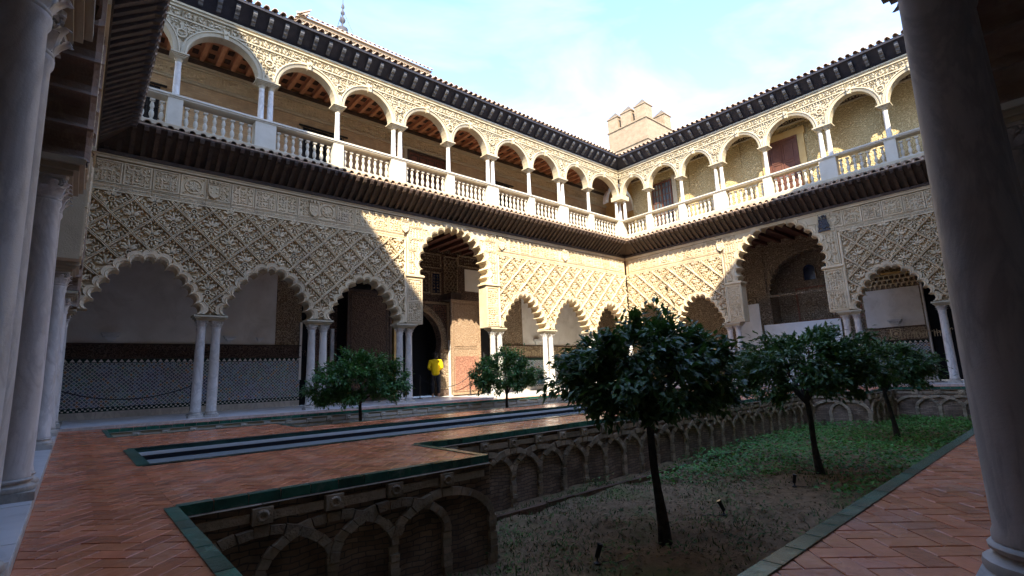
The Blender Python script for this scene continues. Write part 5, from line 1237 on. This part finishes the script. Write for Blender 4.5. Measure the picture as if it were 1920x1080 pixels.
rope('rope strung low across the portal by the person in yellow', (-10.6, 2.6, .82), (-8.3, 2.4, .82), .42)
stanchion('barrier post at the dark doorway of the right wing', (2.2, -11.4, 0)); stanchion('barrier post near the big column in the right wing', (2.2, -13.0, 0))
rope('rope between the two posts in the right wing', (2.2, -11.4, .82), (2.2, -13.0, .82), .2)

# ------------------------------------------------------------------ person in a yellow jacket
def skin_mesh(name, nodes, edges, m, parent, sub=2, root=0):
    me = bpy.data.meshes.new(name); me.from_pydata([n[0] for n in nodes], edges, []); o = inst(name, me, parent)
    o.modifiers.new('skin', 'SKIN').use_smooth_shade = True; o.modifiers.new('sub', 'SUBSURF').levels = sub; o.modifiers['sub'].render_levels = sub
    for k, n in enumerate(nodes):
        v = me.skin_vertices[0].data[k]; v.radius = n[1] if isinstance(n[1], tuple) else (n[1], n[1]); v.use_root = (k == root)
    me.materials.append(MATS[m]); return o
per = thing('person', 'person in a yellow jacket and dark trousers standing at the portal with head bowed', 'person', (-9.62, 3.0, 0), R(150)); per.scale = (1.06, 1.06, 1.06)
body = [((0, 0, .93), (.15, .11)), ((0, 0, 1.10), (.14, .10)), ((0, -.02, 1.28), (.17, .115)), ((0, -.02, 1.40), (.12, .09)), ((0, -.03, 1.47), .055), ((0, -.07, 1.55), .075), ((0, -.09, 1.63), (.085, .10)),
        ((.10, 0, .86), .10), ((.11, -.02, .50), .068), ((.11, .02, .10), .042), ((.11, -.10, .035), .04), ((-.10, 0, .86), .10), ((-.12, .02, .50), .068), ((-.12, .04, .10), .042), ((-.12, -.08, .035), .04)]
be = [(0, 1), (1, 2), (2, 3), (3, 4), (4, 5), (5, 6), (0, 7), (7, 8), (8, 9), (9, 10), (0, 11), (11, 12), (12, 13), (13, 14)]
arms_ = [((.19, -.01, 1.38), .06), ((.25, .03, 1.14), .045), ((.14, -.19, 1.06), .034), ((.08, -.25, 1.10), .028), ((-.19, -.01, 1.38), .06), ((-.25, .03, 1.14), .045), ((-.14, -.19, 1.06), .034), ((-.08, -.25, 1.10), .028)]
o0 = len(body); body += arms_; be += [(3, o0), (o0, o0+1), (o0+1, o0+2), (o0+2, o0+3), (3, o0+4), (o0+4, o0+5), (o0+5, o0+6), (o0+6, o0+7)]
for sg, hk in ((1, o0+3), (-1, o0+7)):      # five fingers on each hand
    hx, hy, hz_ = body[hk][0]
    for f_ in range(5):
        k = len(body); a = (f_-2)*.014
        if f_ == 4: body += [((hx+sg*.02, hy+.0, hz_+.03), .009), ((hx-sg*.01, hy-.02, hz_+.055), .008)]
        else: body += [((hx-sg*.02, hy-.035, hz_+a), .0095), ((hx-sg*.045, hy-.05+.004*f_, hz_+a-.006), .0085)]
        be += [(hk, k), (k, k+1)]
skin_mesh('body', body, be, 'skin', per)
jk = [((0, 0, .80), (.195, .155)), ((0, 0, 1.06), (.180, .145)), ((0, -.01, 1.27), (.205, .15)), ((0, -.02, 1.41), (.145, .115)), ((0, -.03, 1.47), .075), ((.20, -.01, 1.385), .085), ((.265, .03, 1.14), .068), ((.155, -.17, 1.065), .05), ((-.20, -.01, 1.385), .085), ((-.265, .03, 1.14), .068), ((-.155, -.17, 1.065), .05)]
skin_mesh('jacket', jk, [(0, 1), (1, 2), (2, 3), (3, 4), (3, 5), (5, 6), (6, 7), (3, 8), (8, 9), (9, 10)], 'yellow_cloth', per, root=1)
tr_ = [((0, 0, .94), (.16, .125)), ((.10, 0, .82), .115), ((.11, -.02, .50), .085), ((.11, .02, .12), .065), ((-.10, 0, .82), .115), ((-.12, .02, .50), .085), ((-.12, .04, .12), .065)]
skin_mesh('trousers', tr_, [(0, 1), (1, 2), (2, 3), (0, 4), (4, 5), (5, 6)], 'black_cloth', per)
hr = MB(); hr.lathe([(.05, -.17), (.095, -.12), (.118, -.03), (.112, .05), (.07, .10), (.01, .118)], 14); o = hr.ob('hair', 'hair', per, (0, -.045, 1.65), (R(22), 0, 0))
fc = MB()
for sx in (-.032, .032): fc.lathe([(.001, -.012), (.011, -.006), (.011, .006), (.001, .012)], 8, (sx, -.178))
fc.lathe([(.004, -.02), (.014, -.05), (.012, -.055)], 8, (0, -.185)); fc.box(-.025, .025, -.182, -.172, -.085, -.078)
fc.ob('face_features', 'hair', per, (0, 0, 1.62))
